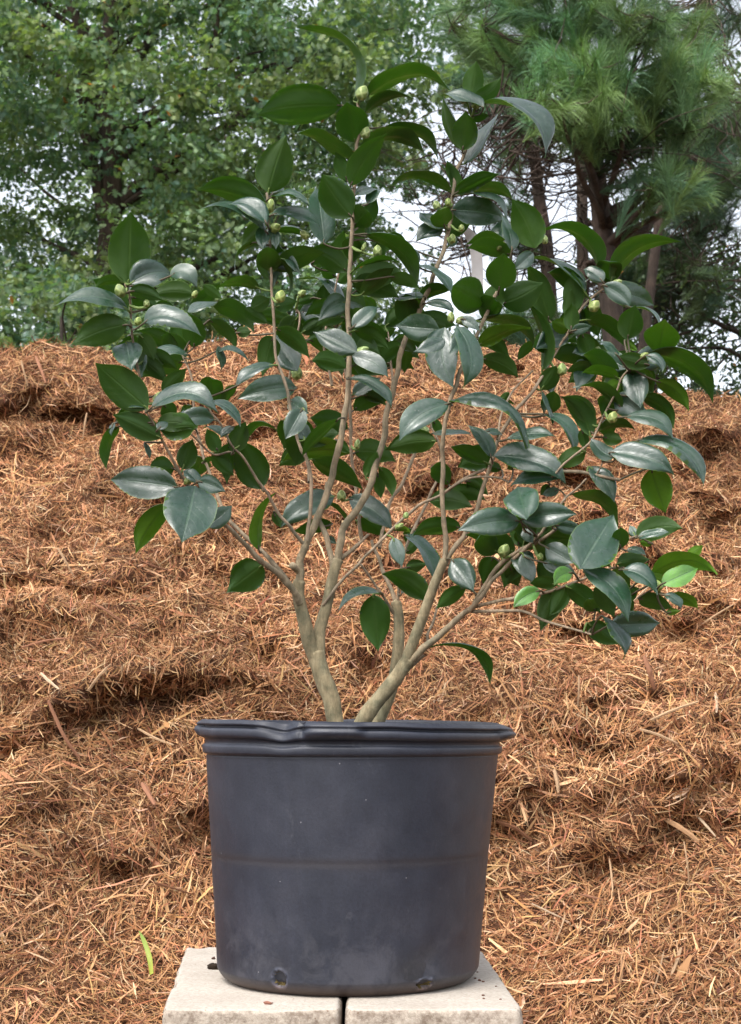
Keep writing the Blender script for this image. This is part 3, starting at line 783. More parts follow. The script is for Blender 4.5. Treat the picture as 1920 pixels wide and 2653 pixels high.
x = x + frac * 0.0062
# drop rings with zero radius to one vertex each
V = np.stack([x, y, zz], -1)
R = len(pr)
keep = list(range(1, R - 1))
Vr = V[keep].reshape(-1, 3); n = SEG; Rk = len(keep)
i = np.arange(Rk - 1)[:, None] * n; j = np.arange(n)[None, :]; j2 = (j + 1) % n
Q = np.stack([i + j, i + n + j, i + n + j2, i + j2], -1).reshape(-1, 4)
hm = hole_mask[keep].reshape(-1); stc = np.r_[1 + 2.2 * stain[keep].reshape(-1), 1, 1]
mi = (hm[Q].mean(1) > 0.6).astype(int)
Vr = np.vstack([Vr, V[0, 0][None], V[R - 1, 0][None]])
a = np.arange(n)
T = np.vstack([np.stack([a, (a + 1) % n, np.full(n, Rk * n)], -1),
               np.stack([(a + 1) % n + (Rk - 1) * n, a + (Rk - 1) * n, np.full(n, Rk * n + 1)], -1)])
# split the pot: rim band above the last rib is a part of its own
rim_rows = (np.array(keep) <= len(prof) + len(outer) - 1)
qrow = np.repeat(np.arange(Rk - 1), n)
zrow_rim = np.array([(k >= 5) and (k <= len(prof) + len(outer) - 1) for k in keep])
isr = zrow_rim[qrow] & zrow_rim[np.minimum(qrow + 1, Rk - 1)]
def sub(Vall, Fs, mis, name):
    used = np.unique(np.concatenate([f.ravel() for f in Fs])); mp_ = -np.ones(len(Vall), int); mp_[used] = np.arange(len(used))
    o = mesh_np(name, Vall[used], [mp_[f] for f in Fs], [M['pot'], M['rootsoil']], pot, mis, True, np.repeat(stc[used][:, None], 3, axis=1))
    return o
sub(Vr, [T, Q[~isr]], [np.zeros(len(T), int), mi[~isr]], 'pot_wall')
sub(Vr, [Q[isr]], [mi[isr]], 'rim')
# bits of root and soil just inside the two holes
for hx, (hy, ra, rb), irregular in holes:
    a0 = math.asin(hx / 0.157)
    for k in range(7):
        aa = a0 + rng.uniform(-0.025, 0.025); rad = 0.1505 + rng.uniform(0, 0.003)
        zc = HC + (HZ - hy) * (2.03 - 0.157 * math.cos(a0)) / F - BH + rng.uniform(-0.004, 0.003)
        pass

# potting soil inside
nr, na = 26, 96
rr = np.linspace(0, 0.1745, nr)[1:]; aa = np.linspace(0, 2 * np.pi, na, endpoint=False)
RR, AA = np.meshgrid(rr, aa, indexing='ij')
sx_, sy_ = RR * np.cos(AA), RR * np.sin(AA)
sz = 0.268 + 0.010 * np.exp(-(RR / 0.07) ** 2) + 0.004 * fbm(sx_ * 40, sy_ * 40, 0.0, 3)
V = np.vstack([np.stack([sx_, sy_, sz], -1).reshape(-1, 3), [[0, 0, 0.278]]])
i = np.arange(nr - 2)[:, None] * na; j = np.arange(na)[None, :]; j2 = (j + 1) % na
Q = np.stack([i + j, i + na + j, i + na + j2, i + j2], -1).reshape(-1, 4)
T = np.stack([np.arange(na), (np.arange(na) + 1) % na, np.full(na, len(V) - 1)], -1)
o = mesh_np('potting_soil', V + PC + np.array([0.0055, 0, 0]), [T, Q], M['soil'], col=np.ones((len(V), 3)))
tag(o, 'dark potting soil filling the black pot', 'soil', kind='stuff')
# ================================================================== trees behind the heap
def lobed_leaf():
    """pin-oak leaf outline in its own plane, x along the leaf (0..1)"""
    half = [(0.08, 0.02), (0.20, 0.22), (0.27, 0.035), (0.42, 0.44), (0.47, 0.045), (0.68, 0.46), (0.68, 0.05), (0.90, 0.26), (0.84, 0.05), (1.0, 0.0)]
    up = [(x, y) for x, y in half]; dn = [(x, -y) for x, y in half[:-1]][::-1]
    pts = [(0, 0)] + up + dn
    V = np.array([(x, y, -0.10 * x * x + 0.12 * abs(y)) for x, y in pts] + [(0.5, 0, -0.02)])
    n = len(pts); T = np.array([[i, (i + 1) % n, n] for i in range(n)])
    return V, T
def oval_leaf():
    pts = [(0, 0), (0.2, 0.17), (0.5, 0.24), (0.8, 0.14), (1, 0), (0.8, -0.14), (0.5, -0.24), (0.2, -0.17)]
    V = np.array([(x, y, -0.15 * x * x + 0.2 * abs(y)) for x, y in pts]); n = len(V)
    T = np.array([[0, i, i + 1] for i in range(1, n - 1)]); return V, T

def scatter_leaves(shape, pos, axis, size, col, r, droop=0.5):
    V0, T0 = shape; n = len(pos); m = len(V0)
    a = axis / (np.linalg.norm(axis, axis=1)[:, None] + 1e-9)
    upv = np.tile([0, 0, 1.0], (n, 1)) + r.normal(0, 0.55, (n, 3))
    nn = upv - a * (upv * a).sum(1)[:, None]; nn /= np.linalg.norm(nn, axis=1)[:, None] + 1e-9
    b = np.cross(nn, a)
    V = pos[:, None, :] + size[:, None, None] * (V0[None, :, 0:1] * a[:, None] + V0[None, :, 1:2] * b[:, None] + V0[None, :, 2:3] * nn[:, None])
    T = (np.arange(n) * m)[:, None, None] + T0[None]
    return V.reshape(-1, 3), T.reshape(-1, 3), np.repeat(col, m, axis=0)

def limb(acc, p0, p1, r0, r1, sag=0.0, jit=0.08, n=5, seg=8, r=None):
    p0, p1 = np.array(p0, float), np.array(p1, float); L = np.linalg.norm(p1 - p0)
    pts = [p0 + (p1 - p0) * t + np.array([0, 0, sag * L * math.sin(math.pi * t)]) + (r.normal(0, jit * L * 0.3, 3) if 0 < t < 1 else 0) for t in np.linspace(0, 1, n)]
    C = catmull(pts, 3); R = np.linspace(r0, r1, len(C))
    V, Q, T = tube(C, R, seg, 0.06); acc.add(V, [Q, T]); return C

def tpx(px, py, Y):
    return np.array([(px - 960) * Y / F, Y, HC + (HZ - py) * Y / F])

def broadleaf(name, label, trunk_pts, r_base, r_top, Yc, clumps, nleaf, lsize, pal, shape, seed, crad=0.34, limbs=26, group=None, depth=1.8, keep=None, trunk_limbs=()):
    r = np.random.default_rng(seed)
    root = empty(name, (trunk_pts[0][0], trunk_pts[0][1], 0)); tag(root, label, 'tree', group)
    rl = np.array(root.location)
    acc = Acc(); C = catmull(trunk_pts, 5); R = np.linspace(r_base, r_top, len(C))
    V, Q, T = tube(C, R, 14, 0.05); acc.add(V, [Q, T])
    for (a, b, ra, rb) in trunk_limbs:
        limb(acc, a, b, ra, rb, 0.05, 0.10, r=r)
    cc = np.array(clumps)
    # limbs reach from the trunk to clumps
    for k in r.choice(len(cc), min(limbs, len(cc)), replace=False):
        c = cc[k]; zt = c[2] - r.uniform(0.2, 0.5) * abs(np.hypot(*(c[:2] - C[:, :2].mean(0)))) - 0.3
        i = np.argmin(np.abs(C[:, 2] - zt))
        limb(acc, C[i], c, min(R[i] * 0.35, 0.035), 0.006, 0.06, 0.10, r=r)
    V = np.vstack(acc.V); acc.V = [V - rl]; acc.C = [np.vstack(acc.C)]; acc.U = [np.vstack(acc.U)]
    acc.build('trunk', [M['oak_bark']], root)
    # crown: leaves gathered on sprays around every clump
    nl = nleaf; n = len(cc) * nl
    ci = np.repeat(np.arange(len(cc)), nl)
    tw = r.normal(0, 1, (len(cc), 5, 3)); tw[..., 2] *= 0.35; tw[..., 2] -= 0.15
    tw /= np.linalg.norm(tw, axis=2)[..., None]
    ti = r.integers(0, 5, n); d = tw[ci, ti]
    tt = r.random(n) ** 0.7
    csz = r.uniform(0.7, 1.3, len(cc))[ci]
    pos = cc[ci] + d * (tt * crad * csz)[:, None] + r.normal(0, 0.045 * crad / 0.34, (n, 3))
    ax = d * 0.6 + r.normal(0, 0.6, (n, 3)); ax[:, 2] -= 0.35
    size = lsize * r.uniform(0.65, 1.25, n)
    cp = pal[r.integers(0, len(pal), len(cc))][ci] * 0.6 + pal[r.integers(0, len(pal), n)] * 0.4
    col = cp * r.uniform(0.75, 1.25, (n, 1))
    od = r.random(n) < 0.0018; col[od] = np.array([0.42, 0.17, 0.03]) * r.uniform(0.7, 1.2, (od.sum(), 1))
    V, T, Cc = scatter_leaves(shape, pos - rl, ax, size, col, r)
    mesh_np('crown', V, [T], M['canopy'], root, smooth=False, col=Cc)
    print(name, 'leaf tris', len(T))
    return root

OAKPAL = np.array([[0.098, 0.165, 0.085], [0.135, 0.20, 0.090], [0.065, 0.130, 0.085], [0.17, 0.225, 0.105], [0.090, 0.160, 0.118], [0.18, 0.215, 0.085]])
def clump_cloud(n, xr, yr, zr, r, dens):
    out = []
    while len(out) < n:
        p = np.array([r.uniform(*xr), r.uniform(*yr), r.uniform(*zr)])
        px = 960 + p[0] * F / p[1]; py = HZ - (p[2] - HC) * F / p[1]
        if r.random() < dens(px, py, p): out.append(p)
    return out
OKEYS = []
# big oak: dark trunk at photo x ~ 285
def dens_oak(px, py, p):
    d = 1.0
    edge = 1225 + 60 * math.sin(py * 0.012)
    if px > edge: return 0.0
    if px > edge - 330: d *= 0.22 + 0.55 * (edge - px) / 330
    if 980 < px < 1330 and 450 < py < 880: d *= 0.05
    if px < 120 and 150 < py < 520: d *= 0.7
    if 60 < px < 190 and py < 110: d *= 0.35
    if 420 < px < 700 and 560 < py < 900: d *= 0.9
    v = float(vnoise(p[0] * 1.1, p[1] * 0.9, p[2] * 1.3))
    return d * (1.0 if v > -0.2 else 0.3)
r = np.random.default_rng(5)
YO = 13.5
cl = clump_cloud(800, (-3.9, 1.3), (12.2, 15.2), (3.0, 7.2), r, dens_oak) + clump_cloud(90, (-6.4, -3.9), (12.4, 15.5), (2.6, 7.5), r, lambda *a: 1) \
     + clump_cloud(70, (-4.5, 1.2), (12.5, 15.2), (7.2, 9.0), r, lambda *a: 1)
broadleaf('oak_tree', 'tall dark trunked oak with deeply lobed green leaves filling the upper left',
          [tpx(300, 1990, YO), tpx(285, 1300, YO), tpx(275, 800, YO), tpx(290, 500, YO), tpx(275, 250, YO), tpx(300, -100, YO), tpx(320, -700, YO)],
          0.125, 0.05, YO, cl, 130, 0.062, OAKPAL * 1.18, lobed_leaf(), 31, limbs=34, group='trees behind the mulch heap',
          trunk_limbs=[(tpx(275, 620, YO), tpx(175, 0, YO - .3), 0.05, 0.03), (tpx(285, 420, YO), tpx(200, 30, YO), 0.05, 0.02),
                       (tpx(280, 300, YO), tpx(480, -60, YO), 0.06, 0.03), (tpx(280, 560, YO), tpx(620, 300, YO), 0.06, 0.02)])
# second oak behind, seen through the gaps and at the lower left
r = np.random.default_rng(8)
def dens2(px, py, p):
    if px > 1020: return 0
    if px > 930 and 450 < py < 880: return 0.0
    return 1.0 if vnoise(p[0] * .9, p[1], p[2] * .9) > -0.2 else 0.35
cl = clump_cloud(260, (-5.4, 0.7), (16.5, 19.0), (3.0, 8.6), r, dens2)
broadleaf('oak_tree', 'darker oak standing behind the big oak, seen only through gaps in its crown',
          [tpx(690, 1930, 18), tpx(700, 900, 18), tpx(720, 300, 18), tpx(700, -200, 18)],
          0.15, 0.06, 18, cl, 90, 0.075, OAKPAL * 1.1, lobed_leaf(), 33, crad=0.48, limbs=40, group='trees behind the mulch heap')
r = np.random.default_rng(9)
def dens3(px, py, p):
    top = 700 + 0.16 * abs(px - 60) + 40 * math.sin(px * .02)
    return 1.0 if py > top else 0.0
cl = clump_cloud(95, (-2.4, -1.2), (9.6, 10.8), (1.4, 3.5), r, dens3)
broadleaf('oak_sapling', 'bushy pale green oak sapling just above the heap at the far left edge',
          [np.array([-1.95, 10.2, 0.0]), np.array([-1.93, 10.2, 1.5]), np.array([-1.9, 10.2, 3.0])],
          0.035, 0.012, 10.2, cl, 95, 0.06, OAKPAL * 0.95, lobed_leaf(), 35, crad=0.20, limbs=30, group='trees behind the mulch heap')
# small-leaved dark trees at the right edge
r = np.random.default_rng(12)
def dens4(px, py, p):
    if px < 1660 - 0.1 * (py - 300): return 0
    if py < 330 and px > 1840 and py > 60: return 0.3
    if 560 < py < 760 and px > 1740: return 0.35
    return 1.0 if vnoise(p[0] * 1.6, p[1] * 1.2, p[2] * 1.6) > -0.02 else 0.15
cl = clump_cloud(250, (1.9, 4.9), (12.6, 15.5), (2.2, 7.2), r, dens4)
DARKPAL = np.array([[0.035, 0.062, 0.035], [0.05, 0.085, 0.045], [0.03, 0.05, 0.035], [0.07, 0.10, 0.05]])
broadleaf('broadleaf_tree', 'dark small leaved tree at the far right edge behind the pines',
          [tpx(2080, 1930, 14.2), tpx(2060, 1000, 14.2), tpx(2040, 300, 14.2), tpx(2060, -200, 14.2)],
          0.11, 0.04, 14.2, cl, 70, 0.060, DARKPAL, oval_leaf(), 41, crad=0.34, limbs=60, group='trees behind the mulch heap')
# low dark growth right of centre, behind the heap
def dens5(px, py, p):
    if px < 1120: return 0
    if px < 1330 and py < 850: return 0
    top = 790 if px < 1500 else 560 - 0.25 * (px - 1500)
    if py < top: return 0
    return 1.0 if vnoise(p[0] * 1.6, p[1] * 1.2, p[2] * 1.6) > -0.15 else 0.2
r = np.random.default_rng(14)
cl = clump_cloud(260, (0.6, 4.6), (15.6, 17.6), (3.0, 5.8), r, dens5)
broadleaf('broadleaf_tree', 'low dark loose bush behind the pine trunks above the right part of the heap',
          [tpx(1700, 1930, 16.5), tpx(1690, 1300, 16.5), tpx(1700, 800, 16.5)],
          0.07, 0.03, 16.5, cl, 60, 0.066, DARKPAL, oval_leaf(), 43, crad=0.36, limbs=50, group='trees behind the mulch heap')

# ------------------------------------------------------------------ pines
PINEPAL = np.array([[0.15, 0.28, 0.12], [0.20, 0.33, 0.12], [0.13, 0.26, 0.145], [0.24, 0.36, 0.125]])
def tufts(pos, dirs, L, nn, col, r, wid=0.0022):
    n = len(pos); N_ = n * nn; k = np.repeat(np.arange(n), nn)
    ax = dirs[k]
    v = r.normal(0, 1, (N_, 3)); v /= np.linalg.norm(v, axis=1)[:, None]
    spread = r.uniform(0.25, 0.85, N_)[:, None]
    d = ax + v * spread; d /= np.linalg.norm(d, axis=1)[:, None]
    st = pos[k] - ax * (r.random(N_) ** 1.2 * 0.30)[:, None]
    ln = (L[k] * r.uniform(0.75, 1.1, N_))[:, None]
    mid = st + d * ln * 0.55
    tip = st + d * ln + np.array([0, 0, -1.0]) * ln * (0.14 + 0.16 * (1 - np.abs(d[:, 2:3])))
    side = np.cross(d, r.normal(0, 1, (N_, 3))); side /= np.linalg.norm(side, axis=1)[:, None] + 1e-9
    w_ = wid * 0.5
    V = np.stack([st - side * w_, st + side * w_, mid - side * w_ * 0.9, mid + side * w_ * 0.9, tip], 1).reshape(-1, 3)
    b = (np.arange(N_) * 5)[:, None]
    Q = b + np.array([[0, 1, 3, 2]]); T = b + np.array([[2, 3, 4]])
    C = np.repeat(col[k] * r.uniform(0.7, 1.3, (N_, 1)), 5, axis=0)
    return V, Q, T, C
def pine(label, trunk, r0, r1, groups, seed, pal=PINEPAL, needle=0.18, extra_limbs=(), twiggy=(), nn=190, wid=0.0024):
    """groups: list of (cx, cy, rx, ry, Y, dY, n) ellipses, in photo pixels at distance Y, holding n shoots"""
    r = np.random.default_rng(seed)
    root = empty('pine_tree', (trunk[0][0], trunk[0][1], 0)); tag(root, label, 'tree', 'pines behind the mulch heap')
    rl = np.array(root.location)
    acc = Acc(); C = catmull(trunk, 5); R = np.linspace(r0, r1, len(C))
    V, Q, T = tube(C, R, 14, 0.06); acc.add(V - rl, [Q, T])
    wood = Acc(); LC = [C - rl]
    pos, dirs, col, LL = [], [], [], []
    for (a, b, ra, rb) in extra_limbs:
        LC.append(limb(wood, a - rl, b - rl, ra, rb, 0.0, 0.12, r=r))
    for (cx, cy, rx, ry, Y, dY, n) in groups:
        for _ in range(n):
            while True:
                u, v_, w_ = r.uniform(-1, 1, 3)
                if u * u + v_ * v_ + w_ * w_ < 1: break
            p = tpx(cx + u * rx, cy + v_ * ry, Y) ; p[1] += w_ * dY
            p[0] = (cx + u * rx - 960) * Y / F
            i = np.argmin(np.abs(C[:, 2] - (p[2] - 0.35 * abs(p[0] - C[:, 0].mean()) - 0.1)))
            out = unit(np.array([p[0] - C[i][0], p[1] - C[i][1], 0.15])) * 0.8 + np.array([0, 0, 0.25]) + r.normal(0, 0.42, 3)
            pos.append(p); dirs.append(unit(out)); LL.append(needle * r.uniform(0.8, 1.2))
            col.append(pal[r.integers(len(pal))] * (0.8 + 0.5 * float(vnoise(p[0] * 2, p[1] * 2, p[2] * 2))))
    pos, dirs, col, LL = map(np.array, (pos, dirs, col, LL))
    # branches: every ~12th shoot gets a limb from the trunk, the rest hang on the nearest limb end
    nb = max(6, len(pos) // 9); idx = r.choice(len(pos), nb, replace=False)
    for k in idx:
        c = pos[k]; i = np.argmin(np.abs(C[:, 2] - (c[2] - 0.3 * np.hypot(c[0] - C[:, 0].mean(), c[1] - C[:, 1].mean()))))
        LC.append(limb(wood, C[i] - rl, c - rl, min(0.03, R[i] * .5), 0.006, -0.03, 0.10, r=r))
    for k in range(len(pos)):
        j = idx[np.argmin(np.linalg.norm(pos[idx] - pos[k], axis=1))]
        if j != k and np.linalg.norm(pos[j] - pos[k]) < 1.2:
            limb(wood, pos[j] - rl, pos[k] - rl, 0.006, 0.003, -0.08, 0.12, 4, 5, r=r)
    # bare dead twigs
    for (cx, cy, rx, ry, Y, n) in twiggy:
        for _ in range(n):
            a = tpx(cx + r.uniform(-rx, rx), cy + r.uniform(-ry, ry), Y + r.uniform(-.6, .6))
            LC_ = np.vstack(LC); q_ = LC_[np.argmin(np.linalg.norm(LC_ - (a - rl), axis=1))] + rl
            limb(wood, q_ - rl, a - rl, 0.008, 0.005, -0.05, 0.15, 4, 4, r=r)
            b = a + np.array([r.normal(0, 0.3), r.normal(0, 0.3), r.normal(0.05, 0.16)])
            limb(wood, a - rl, b - rl, 0.006, 0.0015, 0.0, 0.2, 4, 4, r=r)
            for q in range(2):
                m_ = a + (b - a) * r.uniform(.2, .9)
                limb(wood, m_ - rl, m_ + r.normal(0, 0.11, 3) - rl, 0.003, 0.001, 0.0, 0.2, 3, 3, r=r)
    for f_ in (3, 4):
        for a_, m_ in zip(wood.F[f_], wood.M[f_]): acc.F[f_].append(a_ + acc.n); acc.M[f_].append(m_)
    acc.V += wood.V; acc.C += wood.C; acc.U += wood.U; acc.n += wood.n
    acc.build('trunk', [M['pine_bark']], root)
    V, Q, T, Cc = tufts(pos, dirs, LL, nn, col, r, wid)
    mesh_np('crown', V - rl, [T, Q], M['needle'], root, smooth=False, col=Cc)
    print('pine needles', len(Q))
    return root
YP = 10.5
pine('bushy bright green pine with long needle tufts at the upper right',
     [tpx(1640, 1900, YP), tpx(1600, 1000, YP), tpx(1567, 640, YP), tpx(1545, 450, YP), tpx(1520, 250, YP), tpx(1500, 0, YP), tpx(1490, -500, YP)], 0.085, 0.03,
     [(1420, 40, 190, 120, YP - .5, .5, 62), (1600, 120, 150, 140, YP - .6, .5, 60), (1500, 240, 160, 100, YP - .9, .4, 42), (1765, 250, 100, 95, YP - .4, .4, 34),
      (1640, 330, 170, 60, YP - .3, .5, 30), (1220, 70, 120, 90, YP, .4, 26), (1500, -150, 330, 110, YP, .8, 60), (1800, 120, 60, 90, YP, .5, 9),
      (1740, 480, 110, 60, YP - .5, .3, 22), (1340, 220, 90, 60, YP + .3, .4, 10)], 51,
     needle=0.20, nn=170, wid=0.0024,
     extra_limbs=[(tpx(1585, 640, YP), tpx(1740, 540, YP), 0.030, 0.014), (tpx(1575, 560, YP), tpx(1700, 470, YP), 0.03, 0.014), (tpx(1545, 420, YP), tpx(1330, 300, YP), 0.02, 0.008)],
     twiggy=[(1440, 380, 200, 80, YP, 90), (1640, 440, 170, 70, YP, 60), (1380, 250, 80, 80, YP, 24)])
YP2 = 12.5
DP = PINEPAL * np.array([0.72, 0.70, 0.85])
pine('slender brown pine trunk left of the bright green pine',
     [tpx(1440, 1900, YP2), tpx(1425, 800, YP2), tpx(1395, 500, YP2), tpx(1375, 250, YP2), tpx(1370, -300, YP2)], 0.065, 0.03,
     [(1330, 330, 120, 120, YP2, .6, 30), (1230, 170, 110, 110, YP2, .6, 36), (1270, 560, 100, 90, YP2, .5, 12), (1330, 640, 70, 60, YP2 + .3, .5, 10), (1350, 850, 120, 50, YP2 - .5, .4, 34)], 53, DP,
     extra_limbs=[(tpx(1420, 620, YP2), tpx(1180, 480, YP2), 0.018, 0.006), (tpx(1405, 600, YP2), tpx(1250, 620, YP2), 0.012, 0.005)],
     twiggy=[(1300, 430, 170, 130, YP2, 130), (1200, 600, 110, 90, YP2, 40), (1400, 700, 120, 110, YP2, 40)])
YP3 = 14.0
pine('dark thin pine trunk close beside the bright green pine',
     [tpx(1540, 1900, YP3), tpx(1512, 800, YP3), tpx(1508, 480, YP3), tpx(1500, 100, YP3), tpx(1500, -200, YP3)], 0.058, 0.035,
     [(1700, 700, 150, 70, YP3, .6, 64), (1640, 760, 90, 60, YP3, .6, 26), (1810, 520, 120, 130, YP3, .7, 70), (1820, 760, 110, 60, YP3, .6, 30)], 55, DP * 0.85,
     extra_limbs=[(tpx(1512, 720, YP3), tpx(1650, 760, YP3), 0.02, 0.006), (tpx(1620, 800, YP3), tpx(1900, 640, YP3), 0.02, 0.006)],
     twiggy=[(1700, 760, 180, 80, YP3, 90), (1600, 500, 110, 60, YP3, 30), (1830, 640, 90, 120, YP3, 40)])
pine('leaning brown pine trunk right of the bright green pine',
     [tpx(1630, 1900, 12), tpx(1640, 1200, 12), tpx(1700, 630, 12), tpx(1730, 480, 12), tpx(1775, 120, 12), tpx(1840, -60, 12), tpx(1880, -300, 12)], 0.045, 0.02,
     [(1860, 60, 110, 90, 12, .5, 16), (1840, 420, 120, 100, 12, .5, 50), (1760, 420, 60, 50, 12, .5, 14), (1720, 60, 60, 60, 12, .4, 8), (1880, 300, 60, 90, 12, .4, 20)], 57, DP,
     twiggy=[(1760, 130, 120, 120, 12, 60), (1850, 330, 80, 120, 12, 40)])
# ================================================================== the camellia
# stems: depth at start, depth at end (m, negative = nearer), width at start, width at end (photo px), points in photo px
STEMS = [
 ('trunk', 0.00, 0.00, 43, 47, [(880,1905),(868,1868),(858,1810),(840,1765),(826,1724),(818,1690)]),
 ('trunk', 0.00, -0.02, 40, 31, [(822,1710),(806,1680),(796,1640),(786,1600),(776,1560),(772,1530),(776,1505)]),
 ('trunk', 0.00, 0.01, 36, 26, [(824,1715),(826,1670),(829,1630),(846,1570),(856,1525),(866,1480),(876,1450)]),
 ('trunk', -0.01, -0.02, 44, 36, [(925,1905),(940,1868),(966,1830),(995,1795),(1022,1762),(1045,1728),(1060,1708)]),
 ('trunk', 0.04, 0.03, 36, 27, [(960,1905),(980,1868),(1002,1820),(1018,1770),(1028,1715),(1033,1660),(1033,1600),(1026,1560)]),
 ('trunk', -0.02, -0.04, 31, 24, [(1046,1735),(1056,1700),(1074,1654),(1103,1577),(1129,1505),(1152,1452)]),
 ('branch', -0.02, -0.20, 24, 6, [(775,1562),(762,1535),(736,1500),(700,1470),(672,1449),(640,1414),(609,1382),(554,1335),(516,1290),(473,1237),(439,1173),(418,1135),(395,1095),(378,1062)]),
 ('branch', 0.00, 0.08, 18, 6, [(770,1540),(749,1513),(719,1471),(677,1428),(626,1381),(590,1345),(571,1305),(541,1216),(520,1156),(503,1079),(499,998),(486,947),(473,917)]),
 ('branch', -0.02, -0.02, 27, 10, [(775,1520),(777,1480),(779,1449),(792,1412),(812,1372),(830,1326),(858,1241),(879,1156),(892,1083),(902,1000),(905,933),(903,848),(904,763),(910,656),(913,562),(918,470),(924,384),(934,340),(928,265)]),
 ('branch', -0.03, -0.05, 13, 8, [(797,1402),(801,1364),(804,1300),(804,1240),(796,1190),(782,1165),(766,1118),(752,1060),(742,1010),(728,965),(716,930),(709,827),(703,720),(700,650),(694,560),(690,500)]),
 ('branch', 0.02, 0.10, 14, 10, [(804,1250),(800,1200),(790,1170),(800,1160)]),
 ('branch', -0.03, -0.12, 12, 6, [(785,1408),(762,1377),(728,1338),(707,1304),(695,1284),(661,1233),(627,1182),(603,1158),(575,1100),(541,1062),(520,1020)]),
 ('branch', -0.05, -0.10, 9, 6, [(640,1200),(600,1172),(550,1177),(499,1130),(486,1118)]),
 ('branch', 0.01, 0.06, 24, 12, [(864,1485),(852,1411),(835,1364),(828,1340),(845,1300),(850,1250)]),
 ('branch', 0.01, 0.05, 26, 10, [(872,1462),(880,1412),(886,1375),(900,1352),(922,1327),(956,1263),(973,1207),(994,1139),(1003,1071),(1024,994),(1037,925),(1046,895),(1060,860),(1084,818),(1097,784),(1127,707),(1152,639),(1169,571),(1174,507),(1182,440),(1197,410),(1210,370),(1222,300)]),
 ('branch', 0.01, 0.03, 18, 9, [(876,1450),(907,1428),(941,1398),(955,1385)]),
 ('branch', 0.00, -0.04, 10, 9, [(836,1568),(862,1532),(890,1500),(928,1462),(975,1411),(1027,1360),(1084,1310),(1148,1280),(1203,1241),(1255,1216)]),
 ('branch', -0.04, -0.07, 8, 7, [(1142,1283),(1175,1258),(1225,1237),(1284,1237),(1318,1250)]),
 ('branch', -0.10, -0.12, 12, 10, [(1440,1222),(1490,1222),(1521,1226),(1560,1234),(1604,1244)]),
 ('branch', 0.03, 0.07, 17, 10, [(1028,1575),(1020,1540),(997,1488),(975,1432),(962,1400)]),
 ('branch', 0.03, 0.00, 11, 7, [(1020,1590),(1000,1555),(975,1522),(950,1485),(933,1462)]),
 ('branch', 0.03, 0.02, 11, 8, [(1031,1570),(1035,1505),(1039,1458),(1042,1440)]),
 ('branch', -0.04, -0.06, 18, 12, [(1148,1460),(1153,1430),(1154,1382),(1144,1305),(1146,1220),(1146,1156),(1156,1092),(1165,1050),(1180,1000),(1190,965),(1210,930),(1232,880),(1247,841),(1268,799),(1290,756)]),
 ('branch', -0.04, -0.02, 18, 7, [(1150,1460),(1161,1442),(1182,1412),(1205,1384),(1235,1316),(1252,1256),(1274,1192),(1291,1141),(1310,1105),(1328,1078),(1345,1052),(1383,1011),(1405,974),(1430,931),(1456,884),(1473,863),(1507,799),(1541,765),(1575,743)]),
 ('branch', -0.02, -0.10, 27, 10, [(1054,1722),(1080,1695),(1103,1675),(1155,1633),(1197,1594),(1225,1572),(1240,1545),(1291,1469),(1338,1431),(1389,1405),(1440,1371)]),
 ('branch', -0.06, -0.12, 17, 6, [(1215,1582),(1250,1545),(1278,1503),(1330,1450),(1363,1418),(1406,1375),(1440,1324),(1457,1299),(1490,1270),(1519,1240)]),
 ('branch', -0.11, -0.14, 8, 6, [(1420,1250),(1449,1213),(1483,1183),(1525,1149),(1547,1111),(1568,1068),(1602,1000),(1620,970),(1642,950)]),
 ('branch', -0.11, -0.12, 6, 5, [(1545,1232),(1556,1212),(1562,1195)]),
 ('branch', -0.05, -0.22, 13, 6, [(1225,1574),(1252,1567),(1299,1555),(1333,1550),(1423,1533),(1513,1499),(1600,1470),(1660,1500),(1700,1530)]),
 ('branch', -0.05, -0.16, 12, 7, [(1220,1584),(1244,1584),(1300,1583),(1355,1584),(1406,1606),(1470,1626),(1534,1644)]),
 ('branch', -0.02, 0.03, 9, 8, [(1108,1672),(1108,1650),(1120,1616),(1131,1573)]),
 ('branch', -0.03, 0.02, 9, 6, [(1100,1590),(1108,1550),(1115,1510)]),
 ('branch', -0.01, -0.01, 10, 9, [(1050,1740),(1075,1718),(1098,1698)]),
 ('branch', 0.10, 0.16, 13, 10, [(985,1420),(1007,1305),(1041,1254),(1075,1177),(1090,1120)]),
 ('branch', 0.04, 0.10, 11, 8, [(1040,1455),(1067,1378),(1101,1310),(1131,1241),(1150,1150)]),
 ('branch', 0.10, 0.12, 13, 8, [(940,1400),(928,1330),(922,1284),(913,1199),(909,1113),(905,1020),(885,930),(870,850),(858,790)]),
 ('branch', -0.16, -0.20, 8, 7, [(378,1062),(366,1000),(356,952),(343,884),(335,777),(327,735)]),
 ('branch', 0.05, 0.10, 8, 5, [(1018,1000),(1013,960),(1010,900),(1005,860)]),
 ('branch', -0.06, -0.02, 8, 6, [(1288,1140),(1296,1080),(1330,1010),(1380,960)]),
 ('branch', -0.12, -0.20, 9, 5, [(1513,1499),(1560,1440),(1620,1400),(1650,1388)]),
 ('branch', -0.02, 0.06, 9, 5, [(1590,990),(1560,960),(1520,920),(1480,900)]),
 ('branch', 0.06, 0.08, 10, 6, [(860,1000),(840,900),(855,800),(880,700)]),
 ('branch', 0.06, 0.08, 8, 6, [(742,1010),(762,900),(776,820),(765,800)]),
 ('branch', 0.00, 0.00, 8, 6, [(1146,1180),(1130,1135),(1118,1110)]),
]
